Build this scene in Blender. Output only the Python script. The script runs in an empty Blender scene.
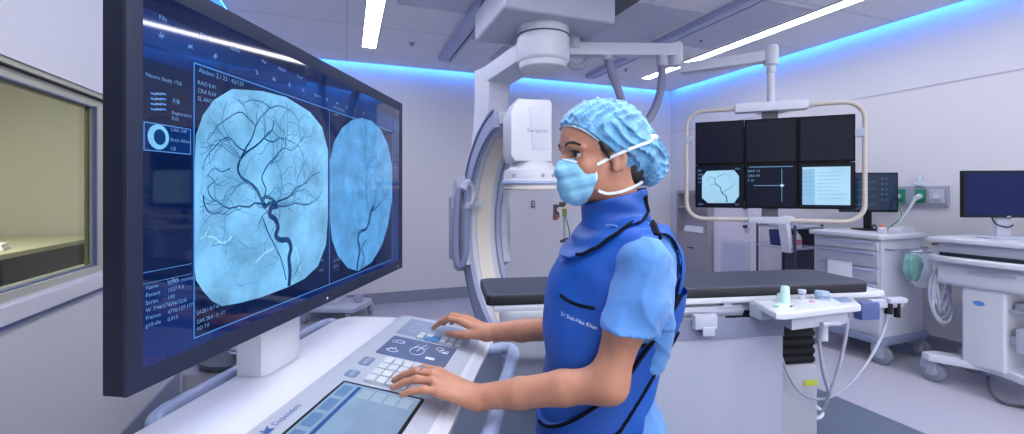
import bpy, bmesh, math, random
import numpy as np
from mathutils import Vector, Matrix, Euler
from mathutils.bvhtree import BVHTree

PI = math.pi
TH = math.radians(20.14)      # the camera looks this far to the right of the room's long axis
CAMZ = 1.46
FPX, HX, HY = 450.0, 512.0, 191.0
SC = bpy.context.scene
COL = SC.collection
rnd = random.Random(7)

def srgb(r, g, b):
    def f(c):
        c /= 255.0
        return c / 12.92 if c <= 0.04045 else ((c + 0.055) / 1.055) ** 2.4
    return (f(r), f(g), f(b), 1.0)

# ------------------------------------------------------------------ materials
MATS = {}
def mat(name, col, rough=0.5, metal=0.0, var=0.0, vscale=6.0, bump=0.0, bscale=80.0, emit=None, estr=0.0,
        spec=0.5, sub=0.0, coat=0.0, alpha=1.0, trans=0.0, sheen=0.0, stretch=None, detail=3.0, bdist=0.004):
    if name in MATS:
        return MATS[name]
    m = bpy.data.materials.new(name); m.use_nodes = True
    nt = m.node_tree; b = nt.nodes['Principled BSDF']
    if len(col) == 3: col = srgb(*col)
    b.inputs['Base Color'].default_value = col
    b.inputs['Roughness'].default_value = rough
    b.inputs['Metallic'].default_value = metal
    b.inputs['Specular IOR Level'].default_value = spec
    b.inputs['Coat Weight'].default_value = coat
    b.inputs['Alpha'].default_value = alpha
    b.inputs['Transmission Weight'].default_value = trans
    b.inputs['Sheen Weight'].default_value = sheen
    if sub:
        b.inputs['Subsurface Weight'].default_value = sub
        b.inputs['Subsurface Radius'].default_value = (0.012, 0.005, 0.003)
        b.inputs['Subsurface Scale'].default_value = 1.0
    if emit:
        e = srgb(*emit) if len(emit) == 3 else emit
        b.inputs['Emission Color'].default_value = e
        b.inputs['Emission Strength'].default_value = estr
    tc = nt.nodes.new('ShaderNodeTexCoord')
    mp = nt.nodes.new('ShaderNodeMapping')
    nt.links.new(tc.outputs['Object'], mp.inputs['Vector'])
    if stretch: mp.inputs['Scale'].default_value = stretch
    if var > 0:
        n = nt.nodes.new('ShaderNodeTexNoise'); n.inputs['Scale'].default_value = vscale
        n.inputs['Detail'].default_value = detail
        nt.links.new(mp.outputs['Vector'], n.inputs['Vector'])
        r = nt.nodes.new('ShaderNodeValToRGB')
        r.color_ramp.elements[0].position = 0.3; r.color_ramp.elements[1].position = 0.7
        r.color_ramp.elements[0].color = tuple(c * (1 - var) for c in col[:3]) + (1,)
        r.color_ramp.elements[1].color = tuple(min(1, c * (1 + var)) for c in col[:3]) + (1,)
        nt.links.new(n.outputs['Fac'], r.inputs['Fac'])
        nt.links.new(r.outputs['Color'], b.inputs['Base Color'])
        if emit:
            r2 = nt.nodes.new('ShaderNodeValToRGB')
            r2.color_ramp.elements[0].position = 0.3; r2.color_ramp.elements[1].position = 0.7
            r2.color_ramp.elements[0].color = tuple(c * (1 - var) for c in e[:3]) + (1,)
            r2.color_ramp.elements[1].color = tuple(min(1, c * (1 + var)) for c in e[:3]) + (1,)
            nt.links.new(n.outputs['Fac'], r2.inputs['Fac'])
            nt.links.new(r2.outputs['Color'], b.inputs['Emission Color'])
    if bump > 0:
        n = nt.nodes.new('ShaderNodeTexNoise'); n.inputs['Scale'].default_value = bscale
        n.inputs['Detail'].default_value = detail
        nt.links.new(mp.outputs['Vector'], n.inputs['Vector'])
        bp = nt.nodes.new('ShaderNodeBump'); bp.inputs['Strength'].default_value = bump
        bp.inputs['Distance'].default_value = bdist
        nt.links.new(n.outputs['Fac'], bp.inputs['Height'])
        nt.links.new(bp.outputs['Normal'], b.inputs['Normal'])
    MATS[name] = m
    return m

# ------------------------------------------------------------------ frames
def c2w(cx, cd, z=0.0):
    """camera-aligned ground coordinates (right, ahead, height) -> room coordinates"""
    return Vector((cx * math.cos(TH) + cd * math.sin(TH), -cx * math.sin(TH) + cd * math.cos(TH), z))

class Fr:
    """a thing's frame: base point in the room and heading"""
    def __init__(s, loc, rotz):
        s.loc = Vector(loc); s.rotz = rotz
        s.M = Matrix.Translation(s.loc) @ Matrix.Rotation(rotz, 4, 'Z'); s.I = s.M.inverted()
    def px(s, px, py, y=0.0, axis=1):
        """point of the local plane (axis coordinate = y) seen at a photo position"""
        o = s.I @ Vector((0, 0, CAMZ))
        d = c2w((px - HX) / FPX, 1.0, -(py - HY) / FPX)
        d = s.I.to_3x3() @ d
        t = (y - o[axis]) / d[axis]
        return o + d * t
def FrC(cx, cd, phi=0.0, z=0.0):
    return Fr(c2w(cx, cd, z), math.radians(phi) - TH)
def FrR(x, y, rot=0.0, z=0.0):
    return Fr((x, y, z), math.radians(rot))

# ------------------------------------------------------------------ mesh builder
class MB:
    def __init__(s):
        s.v = []; s.f = []; s.m = []; s.cur = 0; s.T = Matrix.Identity(4)
    def use(s, i): s.cur = i; return s
    def xf(s, M=None): s.T = M if M is not None else Matrix.Identity(4); return s
    def raw(s, vs, fs):
        n = len(s.v)
        s.v += [tuple(s.T @ Vector(p)) for p in vs]
        s.f += [tuple(i + n for i in f) for f in fs]; s.m += [s.cur] * len(fs)
        return s
    def bm(s, bm):
        bm.verts.index_update()
        s.raw([v.co[:] for v in bm.verts], [[v.index for v in f.verts] for f in bm.faces]); bm.free(); return s
    def box(s, x0, x1, y0, y1, z0, z1, bev=0.0, seg=2):
        bm = bmesh.new(); bmesh.ops.create_cube(bm, size=1)
        for v in bm.verts:
            v.co = Vector(((x0 + x1) / 2 + v.co.x * (x1 - x0), (y0 + y1) / 2 + v.co.y * (y1 - y0), (z0 + z1) / 2 + v.co.z * (z1 - z0)))
        if bev > 0:
            bmesh.ops.bevel(bm, geom=bm.edges[:], offset=bev, segments=seg, profile=0.7, affect='EDGES')
        return s.bm(bm)
    def bar(s, a, b, w, h, up=(0, 0, 1), bev=0.0):
        """box beam from a to b, w across, h along up"""
        a, b = Vector(a), Vector(b); d = b - a; L = d.length; d.normalize()
        upv = Vector(up); sx = d.cross(upv).normalized(); uz = sx.cross(d).normalized()
        R = Matrix((sx, d, uz)).transposed().to_4x4()
        old = s.T; s.T = old @ Matrix.Translation(a) @ R
        s.box(-w / 2, w / 2, 0, L, -h / 2, h / 2, bev); s.T = old
        return s
    def prism(s, pts, z0, z1, bev=0.0, seg=2, axis='z'):
        """extruded outline: axis z -> (x,y); axis y -> (x,z); axis x -> (y,z)"""
        bm = bmesh.new()
        if axis == 'z': mk = lambda p, h: (p[0], p[1], h)
        elif axis == 'y': mk = lambda p, h: (p[0], h, p[1])
        else: mk = lambda p, h: (h, p[0], p[1])
        lo = [bm.verts.new(mk(p, z0)) for p in pts]; hi = [bm.verts.new(mk(p, z1)) for p in pts]
        n = len(pts)
        fl = bm.faces.new(lo[::-1]); fh = bm.faces.new(hi)
        for i in range(n): bm.faces.new((lo[i], lo[(i + 1) % n], hi[(i + 1) % n], hi[i]))
        bmesh.ops.recalc_face_normals(bm, faces=bm.faces[:])
        if bev > 0:
            bmesh.ops.bevel(bm, geom=list(set(fl.edges[:] + fh.edges[:])), offset=bev, segments=seg, profile=0.6, affect='EDGES')
        return s.bm(bm)
    def cyl(s, a, b, r0, r1=None, seg=20, cap=True):
        return s.tube([a, b], [r0, r0 if r1 is None else r1], seg, cap=cap)
    def tube(s, pts, r, seg=10, closed=False, cap=True):
        pts = [Vector(p) for p in pts]; n = len(pts)
        rs = r if isinstance(r, (list, tuple)) else [r] * n
        tang = []
        for i in range(n):
            if closed: t = pts[(i + 1) % n] - pts[i - 1]
            elif i == 0: t = pts[1] - pts[0]
            elif i == n - 1: t = pts[-1] - pts[-2]
            else: t = (pts[i + 1] - pts[i]).normalized() + (pts[i] - pts[i - 1]).normalized()
            tang.append(t.normalized())
        up = Vector((0, 0, 1)) if abs(tang[0].z) < 0.9 else Vector((1, 0, 0))
        nx = tang[0].cross(up).normalized(); vs = []; fs = []
        for i in range(n):
            nx = (nx - tang[i] * nx.dot(tang[i])).normalized(); ny = tang[i].cross(nx)
            for k in range(seg):
                a = 2 * PI * k / seg
                vs.append(pts[i] + (nx * math.cos(a) + ny * math.sin(a)) * rs[i])
        last = n if closed else n - 1
        for i in range(last):
            j = (i + 1) % n
            for k in range(seg):
                k2 = (k + 1) % seg
                fs.append((i * seg + k, i * seg + k2, j * seg + k2, j * seg + k))
        if cap and not closed:
            fs.append(tuple(range(seg))[::-1]); fs.append(tuple((n - 1) * seg + k for k in range(seg)))
        fs = [f[::-1] for f in fs]
        return s.raw(vs, fs)
    def lathe(s, prof, c=(0, 0, 0), axis='z', seg=28):
        """prof = [(radius, height)...] turned about an axis"""
        vs = []; fs = []; n = len(prof)
        for r, h in prof:
            for k in range(seg):
                a = 2 * PI * k / seg; x, y = r * math.cos(a), r * math.sin(a)
                p = (x, y, h) if axis == 'z' else ((x, -h, y) if axis == 'y' else (h, x, y))
                vs.append((p[0] + c[0], p[1] + c[1], p[2] + c[2]))
        for i in range(n - 1):
            for k in range(seg):
                k2 = (k + 1) % seg
                fs.append((i * seg + k, i * seg + k2, (i + 1) * seg + k2, (i + 1) * seg + k))
        fs.append(tuple(range(seg))[::-1]); fs.append(tuple((n - 1) * seg + k for k in range(seg)))
        return s.raw(vs, fs)
    def sphere(s, c, r, seg=16, sc=(1, 1, 1)):
        bm = bmesh.new(); bmesh.ops.create_uvsphere(bm, u_segments=seg, v_segments=max(6, seg // 2), radius=r)
        for v in bm.verts: v.co = Vector((v.co.x * sc[0] + c[0], v.co.y * sc[1] + c[1], v.co.z * sc[2] + c[2]))
        return s.bm(bm)
    def poly(s, pts):
        return s.raw(pts, [tuple(range(len(pts)))])
    def ribbon(s, pts, w, nrm=(0, -1, 0)):
        """flat line of width w lying in a plane with normal nrm"""
        pts = [Vector(p) for p in pts]; n = len(pts); nrm = Vector(nrm)
        ws = w if isinstance(w, (list, tuple)) else [w] * n
        vs = []; fs = []
        for i in range(n):
            t = (pts[min(i + 1, n - 1)] - pts[max(i - 1, 0)])
            if t.length < 1e-9: t = Vector((1, 0, 0))
            sd = nrm.cross(t.normalized())
            vs += [pts[i] + sd * ws[i] / 2, pts[i] - sd * ws[i] / 2]
        for i in range(n - 1): fs.append((2 * i, 2 * i + 1, 2 * i + 3, 2 * i + 2))
        return s.raw(vs, fs)
    def sweep_arc(s, c, e1, e2, nn, r0, r1, n0, n1, a0, a1, seg=40):
        c, e1, e2, nn = Vector(c), Vector(e1), Vector(e2), Vector(nn); vs = []; fs = []
        for i in range(seg + 1):
            a = a0 + (a1 - a0) * i / seg; d = e1 * math.cos(a) + e2 * math.sin(a)
            for (r, w) in ((r0, n0), (r1, n0), (r1, n1), (r0, n1)): vs.append(c + d * r + nn * w)
        for i in range(seg):
            for k in range(4):
                k2 = (k + 1) % 4
                fs.append((i * 4 + k, i * 4 + k2, i * 4 + 4 + k2, i * 4 + 4 + k))
        fs += [(3, 2, 1, 0), tuple(seg * 4 + k for k in range(4))]
        return s.raw(vs, fs)

def mesh_of(name, mb, mats, smooth=35):
    me = bpy.data.meshes.new(name); me.from_pydata(mb.v, [], mb.f)
    ms = mats if isinstance(mats, (list, tuple)) else [mats]
    for m in ms: me.materials.append(m)
    for i, p in enumerate(me.polygons): p.material_index = mb.m[i]
    if smooth:
        me.polygons.foreach_set('use_smooth', [True] * len(me.polygons))
        me.set_sharp_from_angle(angle=math.radians(smooth))
    me.update(); return me

def obj(name, mb, mats, parent=None, label=None, loc=None, rotz=0.0, smooth=35):
    o = bpy.data.objects.new(name, mesh_of(name, mb, mats, smooth)); COL.objects.link(o)
    if parent is not None: o.parent = parent
    if label: o['label'] = label
    if loc is not None: o.location = loc
    o.rotation_euler = (0, 0, rotz)
    return o

def tag(o, label, cat, group=None):
    o['label'] = label; o['category'] = cat
    if group: o['group'] = group
    return o

def thing(name, label, cat, fr, group=None):
    o = bpy.data.objects.new(name, None); COL.objects.link(o)
    o.empty_display_size = 0.05
    o.location = fr.loc; o.rotation_euler = (0, 0, fr.rotz)
    return tag(o, label, cat, group)

def one(name, mb, mats, fr, label, cat, group=None, smooth=35):
    return tag(obj(name, mb, mats, None, None, fr.loc, fr.rotz, smooth), label, cat, group)

def struct(name, mb, mats, parent=None, smooth=0):
    o = obj(name, mb, mats, parent, smooth=smooth)
    if parent is None: o['kind'] = 'structure'
    return o

def dup(root, loc, rotz, label=None, group=None):
    r = root.copy(); COL.objects.link(r); r.location = loc; r.rotation_euler = (0, 0, rotz)
    if label: r['label'] = label
    if group: r['group'] = group
    for ch in list(root.children):
        c = ch.copy(); COL.objects.link(c); c.parent = r
        for g in list(ch.children):
            d = g.copy(); COL.objects.link(d); d.parent = c
    return r

def text_geo(mb, body, size, M, extr=0.0):
    """lettering as mesh, baseline start at M's origin, in M's xy plane"""
    cu = bpy.data.curves.new('lettering', 'FONT'); cu.body = body; cu.size = size; cu.extrude = extr
    cu.resolution_u = 2
    ob = bpy.data.objects.new('lettering', cu); COL.objects.link(ob)
    dg = bpy.context.evaluated_depsgraph_get(); dg.update()
    me = bpy.data.meshes.new_from_object(ob.evaluated_get(dg))
    old = mb.T; mb.T = old @ M
    mb.raw([v.co[:] for v in me.vertices], [tuple(p.vertices) for p in me.polygons]); mb.T = old
    bpy.data.objects.remove(ob); bpy.data.curves.remove(cu); bpy.data.meshes.remove(me)
    return mb
def wallM(x, y, z):   # lettering standing in the local xz plane, read from -y
    return Matrix.Translation((x, y, z)) @ Matrix.Rotation(PI / 2, 4, 'X')

def catmull(pts, n=6, closed=False):
    pts = [Vector(p) for p in pts]; out = []; N = len(pts)
    rng = range(N) if closed else range(N - 1)
    for i in rng:
        p0 = pts[(i - 1) % N] if closed or i > 0 else pts[i]
        p1 = pts[i]; p2 = pts[(i + 1) % N]
        p3 = pts[(i + 2) % N] if closed or i + 2 < N else p2
        for k in range(n):
            t = k / n
            out.append(0.5 * ((2 * p1) + (-p0 + p2) * t + (2 * p0 - 5 * p1 + 4 * p2 - p3) * t * t + (-p0 + 3 * p1 - 3 * p2 + p3) * t ** 3))
    if not closed: out.append(pts[-1])
    return out

def rrect(x0, x1, y0, y1, r, n=5):
    pts = []
    for cx, cy, a0 in ((x1 - r, y1 - r, 0), (x0 + r, y1 - r, 90), (x0 + r, y0 + r, 180), (x1 - r, y0 + r, 270)):
        for k in range(n + 1):
            a = math.radians(a0 + 90 * k / n); pts.append((cx + r * math.cos(a), cy + r * math.sin(a)))
    return pts

# ------------------------------------------------------------------ shared materials
M_wall = mat('wall_paint', (204, 203, 208), 0.55, bump=0.05, bscale=220)
M_base = mat('baseboard_vinyl', (128, 132, 150), 0.4)
M_white = mat('white_enamel', (198, 201, 210), 0.32, coat=0.15)
M_white2 = mat('white_plastic', (194, 198, 210), 0.4)
M_grey = mat('grey_plastic', (150, 156, 172), 0.42)
M_lgrey = mat('light_grey_plastic', (172, 177, 192), 0.42)
M_dgrey = mat('dark_grey_plastic', (62, 66, 80), 0.45)
M_black = mat('black_plastic', (14, 16, 24), 0.5, spec=.3)
M_navyblk = mat('navy_black_bezel', (22, 27, 46), 0.6, spec=.25)
M_bluetube = mat('blue_grey_tube', (146, 160, 192), 0.35)
M_steel = mat('brushed_steel', (158, 153, 162), 0.4, metal=0.25, bump=0.05, bscale=60, stretch=(1, 1, 20))
M_chrome = mat('chrome', (200, 204, 214), 0.2, metal=1.0)
M_rubber = mat('caster_rubber', (120, 128, 144), 0.6)
M_alu = mat('aluminium', (176, 182, 196), 0.35, metal=0.6)
M_paper = mat('paper', (232, 234, 240), 0.8)
# ================================================================== ROOM
XL, XR, YB, YF, ZC, ZT = -1.16, 5.0, 6.05, -2.2, 3.07, 3.34
WY0, WY1, WZ0, WZ1 = -0.9, 2.94, 1.06, 1.945     # window opening in the left wall

def floor_mat():
    m = bpy.data.materials.new('vinyl_floor'); m.use_nodes = True
    nt = m.node_tree; b = nt.nodes['Principled BSDF']; b.inputs['Roughness'].default_value = 0.3
    b.inputs['Specular IOR Level'].default_value = 0.45
    tc = nt.nodes.new('ShaderNodeTexCoord'); sp = nt.nodes.new('ShaderNodeSeparateXYZ')
    nt.links.new(tc.outputs['Object'], sp.inputs['Vector'])
    def cmp(sock, thr, op):
        n = nt.nodes.new('ShaderNodeMath'); n.operation = op; n.inputs[1].default_value = thr
        nt.links.new(sock, n.inputs[0]); return n.outputs[0]
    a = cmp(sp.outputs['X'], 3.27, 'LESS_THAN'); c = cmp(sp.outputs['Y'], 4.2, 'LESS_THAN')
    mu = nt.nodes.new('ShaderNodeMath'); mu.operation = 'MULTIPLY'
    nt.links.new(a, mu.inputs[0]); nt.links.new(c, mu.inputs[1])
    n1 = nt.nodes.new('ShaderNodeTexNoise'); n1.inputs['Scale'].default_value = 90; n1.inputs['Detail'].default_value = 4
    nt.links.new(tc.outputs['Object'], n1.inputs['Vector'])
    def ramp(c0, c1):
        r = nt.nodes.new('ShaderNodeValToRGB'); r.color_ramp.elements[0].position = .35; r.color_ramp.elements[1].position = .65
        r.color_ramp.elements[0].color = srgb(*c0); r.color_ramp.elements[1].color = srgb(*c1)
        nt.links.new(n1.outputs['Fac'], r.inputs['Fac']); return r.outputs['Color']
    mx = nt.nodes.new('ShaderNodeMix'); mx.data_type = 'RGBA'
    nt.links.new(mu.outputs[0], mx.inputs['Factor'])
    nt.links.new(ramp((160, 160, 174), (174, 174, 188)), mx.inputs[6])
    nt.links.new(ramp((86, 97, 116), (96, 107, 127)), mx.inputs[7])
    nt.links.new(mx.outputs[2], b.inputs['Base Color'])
    return m

def ceil_mat():
    m = bpy.data.materials.new('ceiling_panels'); m.use_nodes = True
    nt = m.node_tree; b = nt.nodes['Principled BSDF']; b.inputs['Roughness'].default_value = 0.7
    tc = nt.nodes.new('ShaderNodeTexCoord')
    br = nt.nodes.new('ShaderNodeTexBrick'); br.offset = 0.0
    br.inputs['Color1'].default_value = srgb(228, 227, 234); br.inputs['Color2'].default_value = srgb(224, 223, 231)
    br.inputs['Mortar'].default_value = srgb(186, 188, 206)
    br.inputs['Scale'].default_value = 1.0; br.inputs['Mortar Size'].default_value = 0.006
    br.inputs['Brick Width'].default_value = 1.22; br.inputs['Row Height'].default_value = 0.92
    nt.links.new(tc.outputs['Object'], br.inputs['Vector'])
    nt.links.new(br.outputs['Color'], b.inputs['Base Color'])
    return m

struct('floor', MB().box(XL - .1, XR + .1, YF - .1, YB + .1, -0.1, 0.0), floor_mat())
struct('ceiling', MB().box(-1.0, 4.9, YF - .05, 5.95, ZC, ZC + .03), ceil_mat())
struct('ceiling_slab', MB().box(XL - .1, XR + .1, YF - .1, YB + .1, ZT, ZT + .1), M_wall)
struct('wall_back', MB().box(XL - .1, XR + .1, YB, YB + .1, 0, ZT), M_wall)
struct('wall_right', MB().box(XR, XR + .1, YF, YB, 0, ZT), M_wall)
struct('wall_front', MB().box(XL - .1, XR + .1, YF - .1, YF, 0, ZT), M_wall)
w = MB()
w.box(XL - .1, XL, YF, WY0, 0, ZT); w.box(XL - .1, XL, WY1, YB, 0, ZT)
w.box(XL - .1, XL, WY0, WY1, 0, WZ0); w.box(XL - .1, XL, WY0, WY1, WZ1, ZT)
struct('wall_left', w, M_wall)
struct('baseboard_back', MB().box(XL, XR, YB - .015, YB, 0, .145), M_base)
struct('baseboard_right', MB().box(XR - .015, XR, YF, YB - .015, 0, .145), M_base)
struct('baseboard_left', MB().box(XL, XL + .015, YF, YB - .015, 0, .145), M_base)
# seams and surround strips
M_seam = mat('seam_strip', (172, 174, 186), 0.5)
struct('trim_1', MB().box(XR - .004, XR, YF, YB, 2.415, 2.427), M_seam)
struct('trim_2', MB().box(XL, XL + .012, YF, 2.95, 1.945, 2.03), M_wall)
M_groove = mat('groove_strip', (120, 134, 176), 0.5)
t = MB().box(XL, XL + .03, YF, 5.0, .985, 1.05, .004).use(1).box(XL, XL + .012, YF, 5.0, .965, .985)
struct('trim_3', t, [M_wall, M_groove])
# window into the control room
M_beige = mat('window_frame_beige', (168, 168, 152), 0.45)
M_gasket = mat('window_gasket', (88, 98, 134), 0.5)
M_brown = mat('window_seal', (64, 50, 50), 0.6)
wf = MB()
wf.box(XL - .10, XL + .004, WY0, WY1 + .09, WZ1 - .022, WZ1).box(XL - .10, XL - .02, WY0, WY1, WZ1 - .066, WZ1 - .028)
wf.box(XL - .10, XL + .002, WY0, WY1, WZ0, WZ0 + .030, 0)
wf.box(XL - .06, XL - .004, WY1 - .13, WY1, WZ0 + .03, WZ1 - .066)
wf.box(XL - .0, XL + .004, WY1, WY1 + .09, WZ0, WZ1 - .022)
wf.use(1).box(XL - .05, XL - .012, WY0, WY1, WZ1 - .028, WZ1 - .022)
wf.use(2).box(XL - .05, XL - .016, WY0, WY1 - .13, WZ1 - .073, WZ1 - .066)
wf.box(XL - .05, XL - .016, WY0, WY1 - .13, WZ0 + .030, WZ0 + .035).box(XL - .018, XL - .004, WY1 - .141, WY1 - .13, WZ0 + .03, WZ1 - .066)
win = struct('window_1', wf, [M_beige, M_brown, M_gasket])
M_glass = mat('window_glass', (225, 232, 222), 0.02, trans=1.0, spec=0.5)
MATS['window_glass'].node_tree.nodes['Principled BSDF'].inputs['IOR'].default_value = 1.2
obj('glass', MB().box(XL - .045, XL - .037, WY0, WY1 - .13, WZ0 + .03, WZ1 - .066), M_glass, win, smooth=0)
# control room behind the glass
M_ctl = mat('control_room_paint', (180, 178, 166), 0.7)
c = MB().box(-4.3, -4.2, -2.5, 6.2, 0, 2.8).box(-4.3, XL - .1, 6.1, 6.2, 0, 2.8).box(-4.3, XL - .1, -2.6, -2.5, 0, 2.8)
struct('wall_control_room', c, M_ctl)
struct('floor_control_room', MB().box(-4.3, XL - .1, -2.6, 6.2, -.1, 0), mat('control_floor', (110, 106, 92), 0.6))
struct('ceiling_control_room', MB().box(-4.3, XL - .1, -2.6, 6.2, 2.8, 2.9), M_ctl)
M_desk = mat('beige_laminate', (186, 184, 160), 0.5)
fr = FrR(-3.35, 4.2, 0)
d = thing('control_desk', 'beige worktop counter in the control room behind the left window', 'counter', fr)
obj('worktop', MB().box(-.84, 1.0, -2.6, 1.85, .96, 1.0, .008), M_desk, d)
obj('cabinet', MB().box(-.84, .1, -2.55, 1.8, 0, .96), mat('desk_carcass', (120, 122, 104), .6), d)
fr = FrR(-3.3, 3.4, 35, 1.0)
s = thing('desk_monitor', 'dark desk monitor on the beige counter seen through the window', 'monitor', fr)
obj('housing', MB().box(-.27, .27, 0, .04, .12, .46, .008), mat('khaki_dark', (58, 62, 40), .5), s)
obj('stand', MB().box(-.03, .03, .01, .04, .01, .14).box(-.12, .12, -.06, .1, 0, .012, .004), M_dgrey, s)
fr = FrR(-2.75, 4.6, 20, 1.0)
one('paper_stack', MB().box(-.25, .25, -.12, .12, 0, .02, .003).box(-.2, .24, -.1, .13, .02, .05, .003), M_paper, fr,
    'low stack of white papers on the control room counter', 'papers')
fr = FrR(-4.195, 3.2, 0)
g = MB().box(0, .03, -.9, .9, 1.25, 1.95).use(1).box(.03, .034, -.85, .85, 1.3, 1.9)
one('notice_board', g, [mat('board_frame', (150, 146, 120), .6), mat('board_face', (190, 186, 160), .7)], fr,
    'pale notice board on the far wall of the control room', 'board')

# door and recessed steel cabinet in the right wall
dr = MB().box(XR - .03, XR, 4.33, 5.10, 0, 2.08, .004)
door = struct('door_1', dr, mat('door_white', (222, 218, 230), .45))
obj('kick_panel', MB().box(XR - .05, XR - .03, 4.47, 4.96, .15, .80, .006).use(1).box(XR - .054, XR - .05, 4.53, 4.90, .20, .75),
    [M_white, mat('frosted_panel', (186, 192, 212), .5)], door)
obj('door_handle', MB().prism([(4.48, .95), (4.50, .90), (4.54, .90), (4.56, .95), (4.56, 1.26), (4.54, 1.31), (4.50, 1.31), (4.48, 1.26)], XR - .045, XR - .03, axis='x')
    .use(1).cyl((XR - .08, 4.52, 1.24), (XR - .045, 4.52, 1.24), .024).cyl((XR - .08, 4.52, .99), (XR - .045, 4.52, .99), .024),
    [M_white, M_dgrey], door)

fr = FrR(XR, 5.43, 0)
cb = thing('steel_cabinet', 'brushed steel pass-through cabinet in the far right corner beside the white door', 'cabinet', fr)
c = MB().box(-.12, -.005, -.32, -.29, 0, 1.47).box(-.12, -.005, .31, .34, 0, 1.47).box(-.12, -.005, -.32, .34, 1.42, 1.47)
c.box(-.02, -.005, -.29, .31, 0, 1.42).box(-.12, -.02, -.29, .31, 1.2, 1.22).box(-.12, -.02, -.29, .31, .80, .84)
obj('body', c, M_steel, cb)
obj('door', MB().box(-.14, -.12, -.31, .33, .05, .80, .004), M_steel, cb)
obj('handle', MB().box(-.155, -.14, -.06, .06, .60, .62, .004), M_dgrey, cb)
fr = FrR(XR - .072, 5.42, 0, .841)
one('folded_towel', MB().box(-.045, .045, -.2, .2, 0, .05, .018).box(-.04, .04, -.15, .18, .05, .09, .018), M_paper, fr,
    'white folded linen lying inside the brushed steel cabinet', 'towel')

# service outlets on the right wall
fr = Fr((XR, 2.62, 1.32), -PI / 2)   # local x runs toward -Y, local -y faces into the room
fr = Fr((XR, 2.62, 1.32), PI * 1.5)
o_ = thing('gas_outlet_panel', 'grey medical gas outlet panel with green ports on the right wall', 'outlet panel', fr)
obj('panel', MB().box(-.23, .22, -.03, 0, 0, .185, .006), M_grey, o_)
M_green = mat('outlet_green', (40, 130, 100), .4)
for x0, x1, m_, nm in ((-.21, -.10, M_green, 'green_port'), (-.02, .06, M_green, 'green_port'), (.09, .20, M_lgrey, 'socket_plate')):
    p = obj(nm, MB().box(x0, x1, -.042, -.03, .03, .155, .004), m_, o_)
    obj('socket', MB().lathe([(.0, .0), (.024, .0), (.024, .016), (.012, .016)], ((x0 + x1) / 2, -.042, .09), 'y', 16), M_white, p)
fr2 = Fr((XR, 2.62, 1.32), PI * 1.5)
one('gas_hose', MB().cyl((.02, -.05, .09), (.02, -.11, .07), .022).tube(catmull([(.02, -.11, .07), (-.01, -.14, -.02), (-.06, -.16, -.12), (-.10, -.18, -.2), (-.14, -.2, -.245)], 6), .012, 8),
    M_white, fr2, 'white plug and hose hanging from the gas outlet panel', 'hose')
one('green_cable', MB().tube(catmull([(-.155, -.055, .07), (-.12, -.1, .0), (-.08, -.13, -.1), (-.15, -.17, -.2), (-.19, -.2, -.245)], 6), .005, 6),
    M_green, fr2, 'thin green cable drooping from the left green outlet port', 'cable')
fr = Fr((XR, 2.62, 1.505), PI * 1.5)
one('flow_meter', MB().box(-.02, .04, -.05, -.005, 0, .05, .01).cyl((.01, -.03, .05), (.01, -.03, .10), .018, .014), mat('clear_plastic', (190, 205, 214), .25), fr,
    'small clear flow meter on top of the gas outlet panel', 'flow meter')

# back wall plate
fr = FrC(.40, 5.75)
fr = Fr((c2w((542 - 512) / 450 * 6.25, 6.25).x, YB, 1.22), 0)
one('wall_switch', MB().box(-.03, .03, -.012, 0, 0, .10, .003).use(1).box(-.02, .02, -.016, -.012, .015, .045).box(-.02, .02, -.016, -.012, .055, .085),
    [M_dgrey, M_lgrey], fr, 'small dark double switch plate on the far wall beside the detector', 'switch')

# ------------------------------------------------------------------ ceiling fittings
M_lamp = mat('lamp_diffuser', (255, 255, 255), .5, emit=(248, 248, 255), estr=20.0)
def ceiling_light(x0, x1, y0, y1, label):
    fr = FrR((x0 + x1) / 2, (y0 + y1) / 2, 0, ZC)
    hx, hy = (x1 - x0) / 2, (y1 - y0) / 2
    o = thing('ceiling_light', label, 'ceiling light', fr)
    f = MB().box(-hx - .015, -hx, -hy, hy, -.012, 0).box(hx, hx + .015, -hy, hy, -.012, 0)
    f.box(-hx - .015, hx + .015, -hy - .015, -hy, -.012, 0).box(-hx - .015, hx + .015, hy, hy + .015, -.012, 0)
    obj('frame', f, M_white, o); obj('diffuser', MB().box(-hx, hx, -hy, hy, -.008, -.001), M_lamp, o)
ceiling_light(.16, .30, -1.4, 5.27, 'long linear ceiling light above the large monitor, left of the rails')
ceiling_light(3.93, 4.06, -1.4, 5.37, 'long linear ceiling light running towards the far right corner')
ceiling_light(1.98, 2.2, -1.9, 1.4, 'added unseen linear ceiling light behind the viewer, over the middle of the room')  # extra fixture out of view, added to help light the room

ceiling_light(.6, 1.2, -1.2, -.6, 'added unseen fill light panel in the ceiling behind the viewer on the left')  # this and the next two: unseen panels added to brighten the room
ceiling_light(3.0, 3.6, -.9, -.3, 'added unseen fill light panel in the ceiling behind the viewer on the right')
ceiling_light(.7, 1.3, .4, 1.0, 'added unseen fill light panel in the ceiling overhead, nearest the carriage')
# added unseen window frame around the fill light behind the viewer
wb = MB()
for x0, x1, z0, z1 in ((-.98, -.90, .5, 3.0), (4.10, 4.18, .5, 3.0), (-.9, 4.1, .5, .55), (-.9, 4.1, 2.95, 3.0), (.74, .79, .55, 2.95), (2.41, 2.46, .55, 2.95)):
    wb.box(x0, x1, YF, YF + .05, z0, z1)
struct('window_fill_added', wb, M_beige)

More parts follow.
